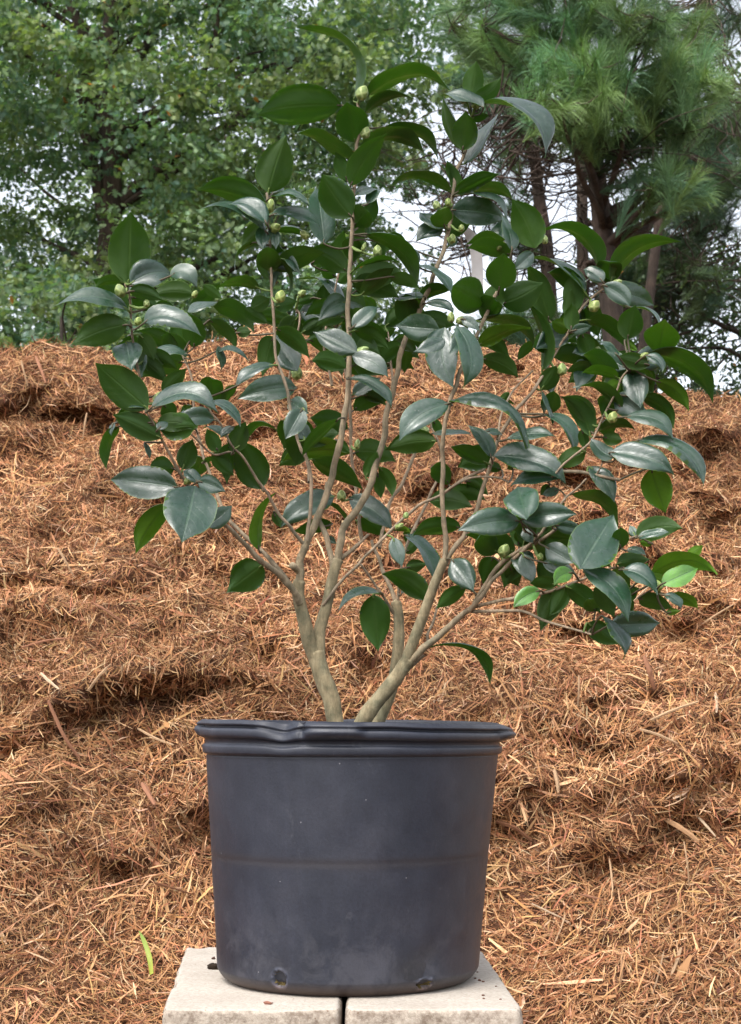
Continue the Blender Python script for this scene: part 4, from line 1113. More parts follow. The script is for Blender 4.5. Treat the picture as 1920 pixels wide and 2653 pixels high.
# leaves per crop: ox oy scale, then  x0 y0 x1 y1 width side  midx midy  [extra depth in cm]
# side: t = upper face seen, b = under face seen; trailing l = young bright leaf, p = pale
LEAVES = {
 'A 100 500 2.344': """
545 560 560 135 235 b 0 0
545 712 118 682 100 t 20 -55
540 800 228 915 165 b -10 -20 -2
556 552 800 500 160 tp 0 -30
800 505 952 560 95 tp 10 -45
525 545 355 568 50 b 0 -15
550 598 745 650 80 b 0 -20 -2
640 790 965 848 115 t -20 -60 -3
940 615 700 620 130 b 0 -20
930 705 1092 545 105 b 10 10
1345 580 1090 580 62 b 0 -25
1060 690 1298 830 115 b 20 -35
905 722 1075 662 45 tp 0 0 -3
940 940 905 735 150 b 20 0
850 945 620 830 115 b 0 0
610 860 695 1010 85 b 10 -10
530 905 560 1058 165 t 0 0 1
915 985 700 1070 55 tp -40 -45 -3
1080 960 1265 995 32 t 0 -15 -2
1095 930 1115 1065 48 t 0 0 -2
1030 775 1190 935 75 b 20 -15
665 1312 360 1045 200 b 0 0
690 1300 1060 1300 90 t 10 -75 -3
1040 1260 1220 1400 52 t 15 -5 -3
750 1210 892 1070 85 b 0 0
1212 1166 1128 1300 50 b -25 0
1430 1045 1200 1155 55 t 0 -15
1575 1082 1440 868 170 t 0 0 -4
1565 1180 1230 1240 160 t 0 -10 -4
1403 480 1390 335 150 b 0 0
1400 200 1372 332 85 t -25 0
1430 225 1440 335 60 t 5 0
1380 255 1640 280 38 b 0 -35
1312 300 1185 462 26 b -15 -15
1455 400 1535 605 24 b 15 -10
1470 400 1552 467 14 t 5 -8
1440 690 1562 660 85 b 0 0
1200 850 1290 840 60 b 0 0
1000 560 1110 640 60 b 0 0 4
1250 700 1390 790 80 b 0 0 5
1290 700 1400 640 90 b 0 0 5
700 690 830 700 70 b 0 0 3
560 860 640 880 60 b 0 0 3
""",
 'B 500 0 2.344': """
975 612 697 158 50 b 120 -45
905 640 412 684 235 b -15 -15
1050 592 1530 490 90 b -10 -55
1045 692 1330 582 65 b -25 -30
985 868 935 625 200 b 5 0
1020 888 1385 905 105 b 15 -65
1170 772 1482 928 85 b 40 -40 1
978 972 655 800 95 b 0 -15
955 1130 1156 822 145 b -15 5 -2
965 1318 790 1068 205 b -10 5 -3
940 1100 868 930 95 b 0 0 1
455 1172 560 835 215 b -10 10
452 1240 70 1142 160 b -10 -20 -1
450 1362 228 1240 100 t 15 -40 -2
445 1408 85 1240 50 t 0 -25 -1
480 1180 520 1130 80 tp 0 0 2
475 1200 692 1216 32 tp 0 -12 -2
480 1305 758 1355 65 t 0 -25 -2
1580 1172 1230 1115 48 b -20 -50
1480 1355 1560 1240 60 b 0 0
1060 1240 1120 1145 60 tp 10 0 1
1590 1100 1545 980 60 b 0 0
""",
 'I 960 0 1.709': """
445 432 468 278 95 b 0 0 -1
450 432 572 345 70 b 10 25 -1
500 478 328 405 50 tp 5 15 -2
490 458 778 645 62 tp 45 -35
402 664 332 430 60 b -25 5
407 668 420 500 118 b 5 0 -2
415 725 552 490 80 t 20 20 1
440 530 520 510 38 b 0 0
378 862 348 728 50 b 10 0
372 858 556 770 75 b 0 0 -2
430 852 637 890 42 b 10 -25
435 858 605 965 26 t 20 -28 -1
358 930 592 965 125 t 0 -12 -1
728 1100 630 893 140 b 15 -5 -2
330 1005 300 925 100 b 0 0 -2
330 1005 225 935 55 tp -10 15 0
320 1010 208 1062 72 tp 0 -10 1
1012 1195 765 1012 62 b 50 -45
1060 1245 1350 1072 80 b -25 -35
568 1288 590 1128 130 b 0 0 -3
625 1135 438 1090 68 b 0 -15 -1
600 1060 435 1075 42 b 0 -12 1
625 1112 585 958 52 t 5 0 -2
720 1120 640 1192 62 t 0 0 -2
510 1350 365 1265 155 b 0 0
580 1345 757 1255 130 b 0 10 1
795 1422 705 1170 105 b 0 0 2
950 1295 715 1130 36 t 15 -10
900 1385 895 1212 92 b 0 0
870 1400 888 1285 52 b 0 0
1030 1250 948 1195 58 tp 0 -10 -1
1030 1262 1140 1352 82 t 20 -5 -3
1070 1262 958 1237 30 b 0 -10
1148 1360 1280 1432 12 tp 20 -15 -2
600 960 560 1110 60 t -5 5 0
""",
 'D 1200 500 2.344': """
1185 968 1225 780 200 bl 0 0
1112 975 1502 1235 125 b 45 -45 -1
1105 990 1205 1080 55 tp 20 -15 -2
1130 1045 942 995 88 b 0 0 -1
1060 1060 1065 1235 175 b 0 0
1170 1140 1362 1305 100 bl 15 -20
1075 1235 1272 1405 85 b 25 -25
945 1125 733 1085 58 bl 0 -15
790 1062 632 1082 62 b 0 -12
962 1312 688 1172 58 b 20 -25
780 1402 605 1242 110 b 30 -15
530 1340 550 1205 108 b 0 0
545 1402 480 1195 26 t -15 0 -2
478 1085 430 680 82 b 25 15
85 930 385 805 85 bl -10 -10
80 775 435 920 75 b 25 -45
110 1005 322 1112 110 b 20 -20
1000 892 1045 690 145 b -5 0
660 835 540 780 95 bl 0 0
655 838 662 675 88 b 0 0 -2
660 838 775 810 60 t 0 0 -2
748 770 988 935 100 b 30 -35
720 850 782 1012 110 b 0 0 1
768 965 670 970 62 tp 0 0 -1
942 992 828 898 34 tp 0 0 -2
980 895 1055 955 45 bl 0 0 1
470 1195 560 1055 115 b 10 0
400 430 540 780 0 b 0 0
280 1210 215 1290 50 b 0 0 4
580 830 690 900 90 b 0 0 4
430 900 330 1010 60 b 0 0 4
870 1200 960 1150 80 bl 0 0 2
1050 1080 960 1190 80 b 0 0 3
""",
 'C 700 400 2.344': """
330 545 290 205 165 t -10 10
415 718 440 470 110 b 0 0 2
520 642 550 380 95 b 0 0 3
545 435 642 278 100 b 10 0 2
515 250 652 208 48 tp 0 0 1
250 670 380 537 82 b 0 0 -1
400 742 310 690 82 b 0 0 1
580 482 896 805 90 b 55 -45 -1
700 492 828 565 50 b 10 -15 1
830 560 880 672 55 tp 15 0 0
505 705 778 635 24 b 0 -10 -1
550 852 748 690 100 b 0 0
725 742 894 808 75 b 10 -10 -1
900 872 1092 820 80 b 0 -15 0
890 676 1096 812 38 tp 15 -15 -1
935 862 752 872 38 tp 0 15 -1
945 905 1105 950 48 t 15 -15 -1
700 1045 872 890 118 b 0 0
500 1052 648 925 85 t 0 0 -1
415 1010 185 748 48 t 75 -55 -3
190 1085 325 1000 90 b 0 0
270 870 150 905 60 b 0 0 1
510 1070 708 1170 90 b 10 -15 -1
530 1205 275 1080 130 t 0 0 -4
497 1226 706 1345 112 t 15 -20 -4
235 1125 440 1345 90 b 25 -15 -1
1028 1062 772 1040 165 t 0 0 -5
1060 1050 1110 1395 200 t -40 0 -5
1130 1045 1180 1390 130 t 45 0 -6
1060 1120 880 1190 80 t 10 10 -3
1160 1000 1268 1070 58 t 0 -15 -2
1070 1050 990 1030 60 b 0 0 0
520 830 640 790 80 b 0 0 3
640 960 560 870 90 b 0 0 4
420 900 300 850 80 b 0 0 5
870 960 960 1010 90 b 0 0 4
620 1100 760 1060 90 b 0 0 4
700 1290 860 1210 80 b 0 0 3
690 1250 875 1300 70 b 0 0 3
760 530 640 560 80 b 0 0 5
1080 560 1130 500 55 t 0 0 1
650 530 680 650 70 bp 0 0 3
410 780 500 700 80 b 0 0 6
380 620 270 720 70 b 0 0 6
330 1050 400 960 70 b 0 0 5
""",
 'E 200 900 2.344': """
510 552 232 415 140 b 0 -10 -1
255 480 178 725 70 b -25 -20 1
225 460 205 530 30 tp 0 0 2
420 378 240 432 20 b 0 -15
612 850 218 800 190 t 0 0 -2
545 952 358 1225 140 bl -5 -5
718 838 640 1165 285 t 0 0 -5
740 830 650 745 60 tp 0 0 -2
735 815 890 872 105 t -5 -10 -3
785 1086 935 965 110 t 5 5
1104 1232 1172 895 62 bl -18 0 -2
1122 1325 925 1475 195 b 0 -5
1122 862 990 575 205 b 0 0 1
945 640 1018 460 120 b 0 -5 -2
950 480 870 540 40 tp 0 0 -3
1010 568 1196 492 44 b -10 -50
640 742 700 565 115 b 0 0
820 640 945 772 90 b 0 0
722 502 640 365 90 b 0 0 -3
625 480 645 380 35 tp 0 0 -4
900 540 778 480 45 tp 0 -8 1
860 640 790 500 85 b 0 0 2
1368 372 1270 546 125 t 0 0 -2
1290 320 1400 400 110 t 0 0 2
650 500 530 500 70 b 0 0 1
490 500 545 450 50 tp 0 0 -1
520 350 600 420 90 b 0 0 1
700 350 640 450 90 b 0 0 2
410 580 440 670 30 t 0 0 2
760 700 860 680 26 b 0 -5 -2
""",
 'F 700 900 2.344': """
480 190 725 350 70 t 25 -25 -2
560 290 700 345 60 b 0 -10
500 290 662 185 90 t 0 0 1
1088 342 800 542 150 t -30 -20 -3
1088 338 1557 540 70 t 30 -50 -3
1010 570 715 620 150 b 0 -20
985 440 1040 520 60 b 0 0 1
985 522 1208 510 28 t 10 20 -1
1345 672 1210 475 80 t 10 -5 -3
1322 705 1108 600 100 b 0 0 -1
1345 655 1480 770 0 t 0 0
495 640 95 660 130 bl 0 -20
250 680 546 842 130 b 0 0 -1
420 432 195 632 62 b 0 10 -3
390 905 78 1070 155 t -10 -15
380 1070 150 1110 90 b 0 10 1
580 790 650 640 85 b 0 0
662 728 742 895 72 b 10 0
650 760 672 910 74 b 0 0 1
478 918 728 1100 150 t 15 -15 -2
520 1050 705 1135 90 b 0 0
350 940 466 1042 28 b 5 5
1160 1095 870 1128 120 b -5 -15 1
822 1140 1000 1400 95 t 25 -25 -2
745 1155 800 1322 85 t 0 0
820 1250 900 1180 60 b 0 0 2
345 1150 400 1190 40 t 0 0 2
20 1000 60 1090 50 b 0 0 1
0 540 0 560 0 b 0 0
1480 520 1390 480 0 b 0 0
210 560 180 460 90 t 0 0 1
400 560 480 640 60 b 0 0 3
1300 260 1500 350 0 b 0 0
1380 350 1480 340 25 b 0 -8 2
760 1110 850 1120 30 bl 0 -10
770 1090 790 1060 24 bl 0 0
""",
 'G 1150 1000 2.344': """
302 428 718 552 150 t 25 -25 -4
385 325 665 298 62 t 0 -10 -1
250 280 355 290 38 tp 0 -5
1010 405 1378 508 135 t 10 -15 -3
1180 330 1562 580 70 t 60 -50 -2
1255 500 1340 755 175 bl 0 0 -1
1105 188 1380 305 82 t 30 -35 -1
1040 435 905 318 85 tp -15 25 -3
930 275 1150 258 62 b 0 -25
960 310 1080 330 75 b 0 0 1
890 305 725 75 115 b 25 -20
840 260 860 385 60 b 0 0 1
605 170 792 382 62 t 35 -25 -1
605 172 600 42 22 tp -8 0 -1
862 400 682 492 108 b 0 -10
880 490 1030 692 110 t 15 -15 1
722 560 405 600 100 t 0 -15
700 630 600 660 50 t 0 0 2
450 612 500 800 200 t 0 0 -4
460 822 105 872 165 t 0 -15 -3
470 815 790 778 140 t 0 -10 -3
670 845 832 885 75 t 10 -5 -2
770 655 1052 822 78 b 30 -35
825 1112 1020 800 270 t -10 5 -8
1070 990 1075 860 95 b 0 0 -2
1168 922 1437 868 130 b -10 -35
1165 915 1130 850 45 t 0 0 1
1180 920 1362 885 38 t 0 8 -1
1250 1155 1635 1112 92 bl -5 -50 -1
1320 1205 1535 1105 110 tl 0 5 -2
1478 1045 1568 972 58 bl 0 0 1
1350 1190 1243 1158 62 bl 0 0
1050 1082 1240 1055 90 b 0 -10 -1
1085 1115 1285 1252 105 tp 15 -20 -3
840 1108 1115 1402 120 t 25 -25 -6
1110 1000 1225 1030 42 tp 0 -12
930 1200 1030 1392 115 b 0 0 -1
748 1220 942 1370 118 b 10 -10 -1
742 1210 642 1388 108 b 10 0
587 1243 432 1342 88 tl -15 -15 -1
690 1208 522 1192 70 b 0 -5
785 1135 680 1205 85 tl -20 -20 -2
615 975 782 1072 125 t 0 0 -3
480 1018 545 1192 90 t -5 0
600 1070 795 1135 80 t 0 0 -2
870 1440 1052 1562 118 b 0 0
955 1395 1112 1622 55 tp 10 10 -2
1010 1450 1300 1440 150 t 0 0 -1
1180 1290 1378 1345 82 b 0 0 -1
1370 1272 1537 1348 58 bl 10 -10
1340 1270 1440 1345 48 tp 10 -10 -2
1350 1375 1432 1368 36 bl 0 0
1195 1150 1235 1080 58 bl 0 0
1270 958 1190 945 42 bl 0 0
820 945 600 915 62 b 0 -15
1060 1290 1180 1230 90 b 0 0 1
330 1015 220 905 140 b -20 -5
300 1040 240 1190 130 b 0 0 1
400 1100 450 1210 100 b 0 0 1
480 870 540 950 60 t 0 0
460 880 500 960 90 b 0 0 1
350 510 250 470 60 b 0 0 3
420 510 400 470 50 b 0 0 2
1160 870 1220 900 0 b 0 0
560 1170 600 1220 50 t 0 0 1
640 600 590 660 50 b 0 0 2
920 1370 880 1290 90 b 0 0 2
1090 1300 1150 1370 80 b 0 0 2
""",
 'H 600 1300 2.344': """
120 370 20 500 0 b 0 0
1200 602 935 432 130 b 0 -20
1060 400 1180 380 80 b 0 0 1
1030 562 1167 465 38 t 0 -8 -1
1335 348 1462 532 150 t 5 0 -2
1420 515 1250 640 85 b 0 0
860 562 888 886 190 b 0 0 -1
905 552 662 635 46 t -10 -32 -2
1205 882 1562 1075 36 b 60 -60
""",
}
BUDS = [  # x y halfwidth halfheight lean(deg, + = right)  in photo px
 (311,752,17,18,-20),(358,831,11,12,30),(701,532,13,21,10),(714,590,17,14,70),(727,767,16,18,20),(783,760,13,11,60),
 (409,1029,12,20,35),(770,966,16,20,5),(939,240,19,17,30),(948,343,14,17,20),(1131,531,12,12,-20),(1161,523,10,11,0),
 (1199,250,16,20,-40),(1234,268,15,17,20),(978,649,14,13,0),(943,640,7,13,20),(875,835,16,12,70),(1169,822,11,16,0),
 (1197,829,18,12,75),(939,908,21,12,70),(1297,636,17,12,60),(1412,621,10,13,0),(1600,731,14,9,80),(1541,792,16,15,40),
 (1456,956,15,18,0),(1588,1080,15,17,20),(1547,910,13,11,20),(1669,921,15,9,70),(1097,1116,17,15,-70),(926,1150,9,15,10),
 (885,1283,14,16,0),(1037,1362,12,8,60),(1307,1425,17,18,30),(1400,1442,10,10,0),(1702,1517,16,15,-30),(490,1244,16,11,60),
 (380,785,10,8,0),(505,762,9,12,30),(842,832,8,12,-25),(868,795,8,7,0),(783,1065,9,11,20),(1266,512,12,8,60),(1172,618,12,12,0),
 (1196,590,9,10,0),(788,608,12,16,-50),(1052,1335,9,10,10),
]
# -------- build stems in 3-D
cam_root = empty('camellia', P(915, 1985, 0.0)); cam_root.location.z = BH + 0.268
tag(cam_root, 'young camellia shrub with glossy dark leaves and round green buds growing in the black pot', 'potted shrub')
CR = np.array(cam_root.location)
stem_pts = []    # (x px, y px, depth, radius m)
for kind, d0, d1, w0, w1, pts in STEMS:
    p2 = catmull([(x, y, 0) for x, y in pts], 6)[:, :2]
    seg = np.r_[0, np.cumsum(np.linalg.norm(np.diff(p2, axis=0), axis=1))]; t = seg / seg[-1]
    d = d0 + (d1 - d0) * t; wd = (w0 + (w1 - w0) * t ** 0.7) * (0.80 if kind == 'branch' else 1.0)
    C = np.array([P(x, y, dd) for (x, y), dd in zip(p2, d)])
    R = wd / 2 * (2.03 + d) / F
    if kind == 'branch':
        R = R * (1 + 0.07 * vnoise(seg * 0.045, 0 * seg + d0 * 99, w0))
        nodes = (np.sin(seg * 2 * np.pi / 46.0) > 0.93); R = R * np.where(nodes, 1.10, 1.0)
        C = C + np.c_[vnoise(seg * .03, seg * 0 + w0, 1), vnoise(seg * .03, seg * 0 + w0, 5), 0 * seg] * 0.0012
    else:
        R = R * (1 + 0.05 * vnoise(seg * 0.03, 0 * seg + w0, 2.0))
    V, Q, T = tube(C, R, 14 if w0 > 20 else 9, 0.02)
    # newer wood is redder/greener
    age = np.clip((np.repeat(wd, 14 if w0 > 20 else 9) - 6) / 22, 0, 1)
    age = np.r_[age, age[-1]][:len(V)]
    col = np.array([1.05, 0.99, 0.95]) * (1 - age[:, None]) + np.array([0.92, 0.96, 0.80]) * age[:, None]
    o = mesh_np(kind, V - CR, [Q, T], M['bark'], cam_root, col=col)
    origin = (C[0] - CR)
    for (x, y), dd, rr_ in zip(p2, d, R): stem_pts.append((x, y, dd, rr_))
SP = np.array(stem_pts)
# cut stub
c = P(767, 1474, -0.025) ; c2 = P(757, 1464, -0.035)
V, Q, T = tube(catmull([P(776, 1482, -0.02), c, c2], 3), np.full(7, 0.0042), 9, 0.03)
mesh_np('cut_stub', V - CR, [Q, T], M['bark'], cam_root, col=np.broadcast_to([1.5, 1.45, 1.3], (len(V), 3)))

# -------- leaves
NT, NV = 15, 9
tt = np.linspace(0, 1, NT)
HWT = ([0, .03, .08, .16, .28, .42, .56, .70, .82, .91, .96, 1.0], [0.0, .22, .47, .76, .96, 1.0, .95, .78, .48, .20, .075, 0.0])
vvv = np.array([-1, -0.8, -0.55, -0.28, 0, 0.28, 0.55, 0.8, 1.0])
fol = Acc(); petiole = Acc()
def make_leaf(p0, p1, wpx, side, off, d0, r):
    wpx = wpx * (1.02 if wpx > 40 else 1.1)
    p1 = (p1[0] + (p1[0] - p0[0]) * 0.06, p1[1] + (p1[1] - p0[1]) * 0.06)
    young = 'l' in side; pale = 'p' in side; s = side[0]
    L2 = math.hypot(p1[0] - p0[0], p1[1] - p0[1])
    Lt = max(L2 * 1.04, 1.72 * wpx)
    dzpx = math.sqrt(max(Lt * Lt - L2 * L2, 0)); dzpx = min(dzpx, 0.8 * Lt)
    down = p1[1] > p0[1]
    near = (s == 't') == down
    if abs(p1[1] - p0[1]) < 0.25 * L2: near = r.random() < 0.6
    dz = (-1 if near else 1) * dzpx * 2.03 / F
    A = P(*p0, d0); B = P(*p1, d0 + dz)
    mid2 = ((p0[0] + p1[0]) / 2 + off[0], (p0[1] + p1[1]) / 2 + off[1])
    Mi = P(*mid2, d0 + dz * 0.5)
    ctrl = 2 * Mi - (A + B) / 2
    a = unit(B - A); view = unit(np.array([0, 0, HC]) - (A + B) / 2)
    sc = 2.03 / F
    L3 = np.linalg.norm(B - A)
    W = max(wpx * sc, (0.72 if pale else 0.47) * L3); phi = math.acos(min(1, wpx * sc / W))
    v0 = unit(view - a * np.dot(view, a)); u0 = np.cross(a, v0)
    c1 = math.cos(phi) * v0 + math.sin(phi) * u0; c2 = math.cos(phi) * v0 - math.sin(phi) * u0
    if s == 't': vis = c1 if c1[2] > c2[2] else c2
    else: vis = c1 if c1[2] < c2[2] else c2
    n0 = vis if s == 't' else -vis
    arch = 0.05 * L3 * r.uniform(0.4, 1.4) * math.sin(phi + 0.35)
    fold = r.uniform(0.18, 0.62); wav = r.uniform(0.015, 0.06); ph = r.uniform(0, 6.28); ph2 = r.uniform(0, 6.28)
    t = tt
    C = ((1 - t) ** 2)[:, None] * A + (2 * t * (1 - t))[:, None] * ctrl + (t ** 2)[:, None] * B
    C = C + n0 * (arch * 4 * t * (1 - t))[:, None]
    C = C - n0 * (r.uniform(0.03, 0.13) * (0.35 + 0.65 * math.sin(phi)) * L3 * np.clip((t - 0.62) / 0.38, 0, 1) ** 2)[:, None]
    T = np.gradient(C, axis=0); T /= np.linalg.norm(T, axis=1)[:, None]
    n = n0 - T * (T @ n0)[:, None]; n /= np.linalg.norm(n, axis=1)[:, None]
    tw_ = r.normal(0, 0.22) * (t - 0.35); b = np.cross(T, n)
    n, b = n * np.cos(tw_)[:, None] + b * np.sin(tw_)[:, None], b * np.cos(tw_)[:, None] - n * np.sin(tw_)[:, None]
    skew = r.uniform(-0.04, 0.04)
    h = np.interp(t + skew * t * (1 - t), *HWT) * W / 2
    V = np.zeros((NT, NV, 3)); 
    for k, v in enumerate(vvv):
        rise = h * abs(v) * fold - h * abs(v) ** 3 * fold * r.uniform(0.3, 1.0)
        rise = rise + wav * W * np.sin(t * 9 + ph + (ph2 if v > 0 else 0)) * v * v
        x = h * v * (1 - 0.05 * fold)
        if abs(v) == 1: x = x * (1 + 0.012 * np.where(np.arange(NT) % 2, 1, -1))
        V[:, k] = C + b * x[:, None] + n * rise[:, None]
    nn = np.broadcast_to(n[:, None], V.shape)
    th_ = 0.00022 * (1 - np.abs(vvv) ** 4)[None, :, None]
    i, j = np.meshgrid(np.arange(NT - 1), np.arange(NV - 1), indexing='ij'); b0 = (i * NV + j).ravel()
    Q = np.stack([b0, b0 + 1, b0 + NV + 1, b0 + NV], -1)
    U, Vv = np.meshgrid(t, (vvv + 1) / 2, indexing='ij'); uv = np.stack([U, Vv], -1).reshape(-1, 2)
    base = r.uniform(0.8, 1.25)
    ct = np.array([base, base * r.uniform(.95, 1.08), base * r.uniform(0.85, 1.1)])
    cu = ct * np.array([1, r.uniform(.92, 1.1), r.uniform(.8, 1.1)])
    if young: ct = ct * np.array([8.0, 5.6, 1.5]); cu = cu * np.array([3.2, 2.7, 0.9])
    top = (V + nn * th_).reshape(-1, 3); bot = (V - nn * th_).reshape(-1, 3)
    # which winding gives +n
    q = top[Q[len(Q) // 2]]; fn = np.cross(q[1] - q[0], q[2] - q[0])
    nm = n[NT // 2]
    if np.dot(fn, nm) < 0: Qt, Qb = Q[:, ::-1], Q
    else: Qt, Qb = Q, Q[:, ::-1]
    fol.add(top - CR, [Qt], 0, ct, uv); fol.add(bot - CR, [Qb], 1, cu, uv)
    return A, C, T
rl_ = np.random.default_rng(77)
nleaf = 0
def attach(p0, dd, A, T0, r):
    """petiole from the leaf base to the nearest wood"""
    dist = np.hypot(SP[:, 0] - p0[0], SP[:, 1] - p0[1]) + np.maximum(0, p0[1] - SP[:, 1]) * 0.6
    k = np.argmin(dist); g_ = dist[k]
    S = P(SP[k, 0], SP[k, 1], SP[k, 2])
    if np.linalg.norm(S - A) > 0.055: return
    far_ = np.linalg.norm(S - A) > 0.016
    m_ = (S + A) / 2 + np.array([0, 0, -0.04 * np.linalg.norm(S - A)]) - T0 * 0.08 * np.linalg.norm(S - A)
    C = catmull([S, m_, A, A + T0 * 0.006], 4)
    V, Q, Tt = tube(C, np.linspace(0.0013, 0.0010, len(C)), 6, 0)
    petiole.add(V - CR, [Q, Tt], 2, np.array([0.075, 0.062, 0.035]) if far_ else np.array([0.10, 0.15, 0.035]))
for key, txt in LEAVES.items():
    _, ox, oy, s = key.split(); ox, oy, s = float(ox), float(oy), float(s)
    for line in txt.strip().splitlines():
        f = line.split()
        x0, y0, x1, y1, wd = [float(q) for q in f[:5]]
        if wd <= 0: continue
        side = f[5]; mx, my = float(f[6]) / s, float(f[7]) / s
        ex = float(f[8]) / 100 if len(f) > 8 else 0.0
        p0 = (ox + x0 / s, oy + y0 / s); p1 = (ox + x1 / s, oy + y1 / s)
        dist = np.hypot(SP[:, 0] - p0[0], SP[:, 1] - p0[1])
        k = np.argmin(dist)
        dd = SP[k, 2] + ex * 1.3 + (-0.008 if side[0] == 't' else 0.004)
        A, C, T = make_leaf(p0, p1, wd / s, side, (mx, my), dd, rl_)
        attach(p0, dd, A, T[0], rl_)
        nleaf += 1
# leaves deeper in the bush, behind the traced ones
for (xa, xb, ya, yb, cnt) in [(600, 800, 600, 900, 14), (790, 1010, 560, 960, 26), (1000, 1320, 620, 900, 12), (1330, 1640, 620, 960, 20), (1380, 1680, 930, 1200, 8),
                              (330, 560, 740, 960, 10), (360, 640, 1040, 1240, 8), (1330, 1640, 1360, 1540, 16), (740, 1000, 1040, 1200, 8), (1050, 1400, 1130, 1400, 6)]:
    inb = SP[(SP[:, 0] > xa) & (SP[:, 0] < xb) & (SP[:, 1] > ya) & (SP[:, 1] < yb) & (SP[:, 3] < 0.0035)]
    if not len(inb): continue
    for _ in range(cnt):
        q = inb[rl_.integers(len(inb))]
        an = rl_.uniform(0, 2 * math.pi); Lp = rl_.uniform(85, 150) * rl_.uniform(0.6, 1); wq = rl_.uniform(40, 68)
        p0 = (q[0] + math.cos(an) * 8, q[1] - math.sin(an) * 8)
        p1 = (p0[0] + math.cos(an) * Lp, p0[1] - math.sin(an) * Lp * 0.75)
        off = (0, -rl_.uniform(4, 16)); dd = q[2] + rl_.uniform(0.01, 0.035)
        A, C, T = make_leaf(p0, p1, wq, 'b' if rl_.random() < 0.8 else 't', off, dd, rl_)
        attach(p0, dd, A, T[0], rl_); nleaf += 1
print('camellia leaves', nleaf)
# petioles share the foliage mesh
for k in (3, 4):
    for f, m in zip(petiole.F[k], petiole.M[k]):
        fol.F[k].append(f + fol.n); fol.M[k].append(m)
fol.V += petiole.V; fol.C += petiole.C; fol.U += petiole.U
fol.n += petiole.n
fol.build('foliage', [M['leaf_top'], M['leaf_under'], M['green_twig']], cam_root)

# -------- buds
def mat_bud():
    m, t, b, o = new_mat('green_bud_scales')
    uv = N(t, 'ShaderNodeUVMap', uv_map='uv').outputs[0]
    sx = t.nodes.new('ShaderNodeSeparateXYZ'); t.links.new(uv, sx.inputs[0])
    # overlapping scales: a diamond lattice that shrinks towards the tip
    a = math_(t, 'SINE', math_(t, 'ADD', math_(t, 'MULTIPLY', sx.outputs[0], 18.85), math_(t, 'MULTIPLY', sx.outputs[1], 7.0)))
    c_ = math_(t, 'SINE', math_(t, 'SUBTRACT', math_(t, 'MULTIPLY', sx.outputs[0], 18.85), math_(t, 'MULTIPLY', sx.outputs[1], 9.0)))
    h = math_(t, 'MAXIMUM', a, c_)
    n1 = noise(t, coord(t), 300, 3)
    c = ramp(t, h, [(0.2, (0.13, 0.19, 0.05)), (0.75, (0.20, 0.28, 0.08)), (1.0, (0.29, 0.37, 0.14))]).outputs[0]
    c = mix(t, 'MULTIPLY', 0.5, c, ramp(t, n1, [(0.3, (0.7, 0.7, 0.7)), (0.7, (1.2, 1.2, 1.2))]).outputs[0])
    c = mix(t, 'MULTIPLY', 1.0, c, attr(t))
    t.links.new(c, b.inputs['Base Color']); b.inputs['Roughness'].default_value = 0.5
    b.inputs['Subsurface Weight'].default_value = 0.15; b.inputs['Subsurface Radius'].default_value = (0.003, 0.004, 0.001)
    bump(t, b, h, 0.3, 0.0007)
    return m
M['bud'] = mat_bud()
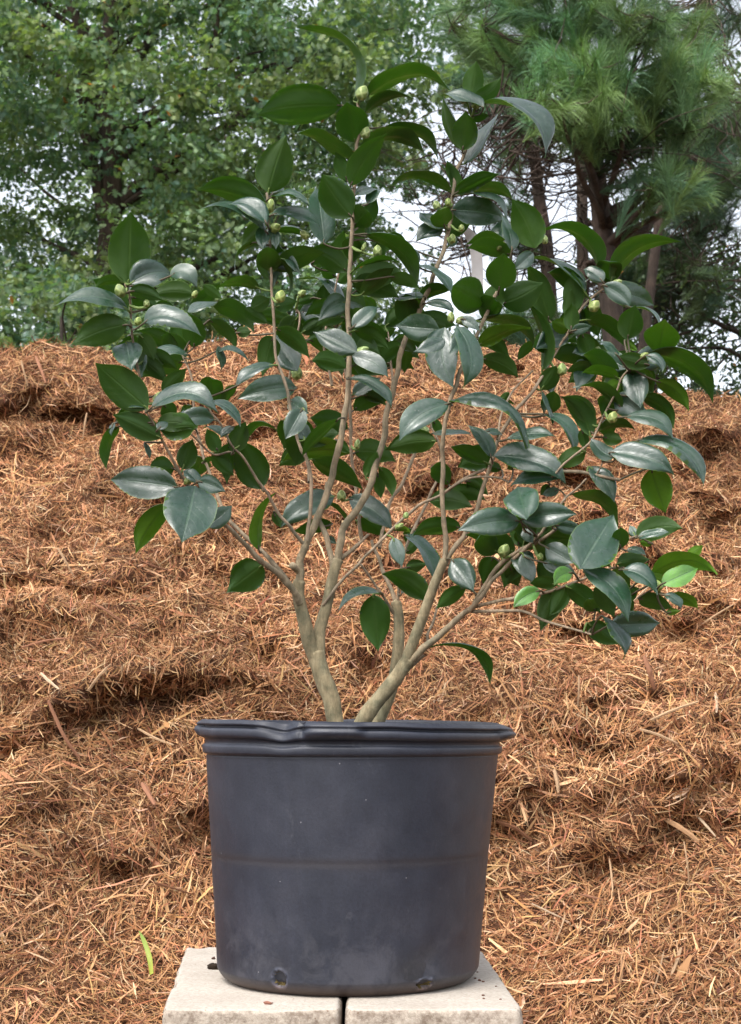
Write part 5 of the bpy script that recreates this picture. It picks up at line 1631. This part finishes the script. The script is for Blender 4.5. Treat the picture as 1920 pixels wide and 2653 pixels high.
for (x, y, hw_, hh, lean) in BUDS:
    dist = np.hypot(SP[:, 0] - x, SP[:, 1] - y); k = np.argmin(dist); dd = SP[k, 2] - 0.012
    c = P(x, y, dd); sc = (2.03 + dd) / F
    le = math.radians(lean); ax = unit(np.array([math.sin(le), -0.25, math.cos(le)]))
    hh, hw_ = hh * 0.88, hw_ * 0.88
    half, rad = max(hh, hw_) * sc, min(hh, hw_) * sc
    if hw_ > hh and abs(lean) < 45: half, rad = hh * sc, hw_ * sc
    half = max(half, rad * 1.15)
    tb = np.linspace(0, 1, 12)
    C = c[None] + ax * ((tb - 0.5) * 2 * half)[:, None]
    R = rad * np.interp(tb, [0, .06, .18, .38, .6, .78, .9, .97, 1], [.25, .62, .9, 1.0, .92, .70, .42, .2, .03])
    V, Q, T = tube(C, R, 18, 0.01)
    U = np.vstack([np.stack([np.tile(np.linspace(0, 1, 18, endpoint=False), 12), np.repeat(tb, 18)], -1), [[0, 1]]])
    acc = Acc(); tone = rng.uniform(0.8, 1.2); red = rng.random() * 0.15
    acc.add(V - CR, [Q, T], 0, np.array([tone * (1 + red), tone, tone * rng.uniform(.8, 1.1)]), U)
    if dist[k] * sc > R.max() * 0.4 and dist[k] < 70:     # short stalk back to the wood
        S = P(SP[k, 0], SP[k, 1], SP[k, 2])
        Cs = catmull([S, (S + C[0]) / 2 - np.array([0, 0, 0.002]), C[0]], 3)
        Vs, Qs, Ts = tube(Cs, np.full(len(Cs), 0.0016), 6, 0)
        acc.add(Vs - CR, [Qs, Ts], 1, np.array([0.17, 0.24, 0.07]))
    acc.build('flower_bud', [M['bud'], M['green_twig']], cam_root)

# -------- white plastic plant tag looped behind the upper stem
def mat_plastic(name, col, rough=0.45):
    m, t, b, o = new_mat(name)
    n1 = noise(t, coord(t), 80, 4)
    c = mix(t, 'MULTIPLY', 1.0, col, ramp(t, n1, [(0.3, (0.86, 0.85, 0.84)), (0.7, (1.02, 1.02, 1.02))]).outputs[0])
    t.links.new(c, b.inputs['Base Color']); b.inputs['Roughness'].default_value = rough
    return m
M['tagplastic'] = mat_plastic('pale_plastic', (0.50, 0.46, 0.45))
Ct = catmull([P(1166, 575, 0.045), P(1172, 582, 0.062), P(1198, 590, 0.085), P(1219, 612, 0.10), P(1231, 640, 0.10), P(1236, 680, 0.098), P(1237, 722, 0.095), P(1237, 760, 0.09)], 5)
n = len(Ct); wv = np.interp(np.linspace(0, 1, n), [0, .2, .4, .5, 1], [2, 5, 13, 15, 15]) * 2.1 / F
Tg = np.gradient(Ct, axis=0); Tg /= np.linalg.norm(Tg, axis=1)[:, None]
sd_ = np.cross(Tg, np.array([0, 1.0, 0])); sd_ /= np.linalg.norm(sd_, axis=1)[:, None]
yy = np.array([0, 0.0006, 0])
V = np.stack([Ct - sd_ * wv[:, None] - yy, Ct + sd_ * wv[:, None] - yy, Ct + sd_ * wv[:, None] + yy, Ct - sd_ * wv[:, None] + yy], 1).reshape(-1, 3)
Q = np.array([[4 * k + a, 4 * k + (a + 1) % 4, 4 * k + 4 + (a + 1) % 4, 4 * k + 4 + a] for k in range(n - 1) for a in range(4)])
o = mesh_np('plant_tag', V, [Q], M['tagplastic'], smooth=False, col=np.ones((len(V), 3)))
tag(o, 'blank pale plastic plant tag strip hanging from an upper right stem of the camellia', 'plant tag')
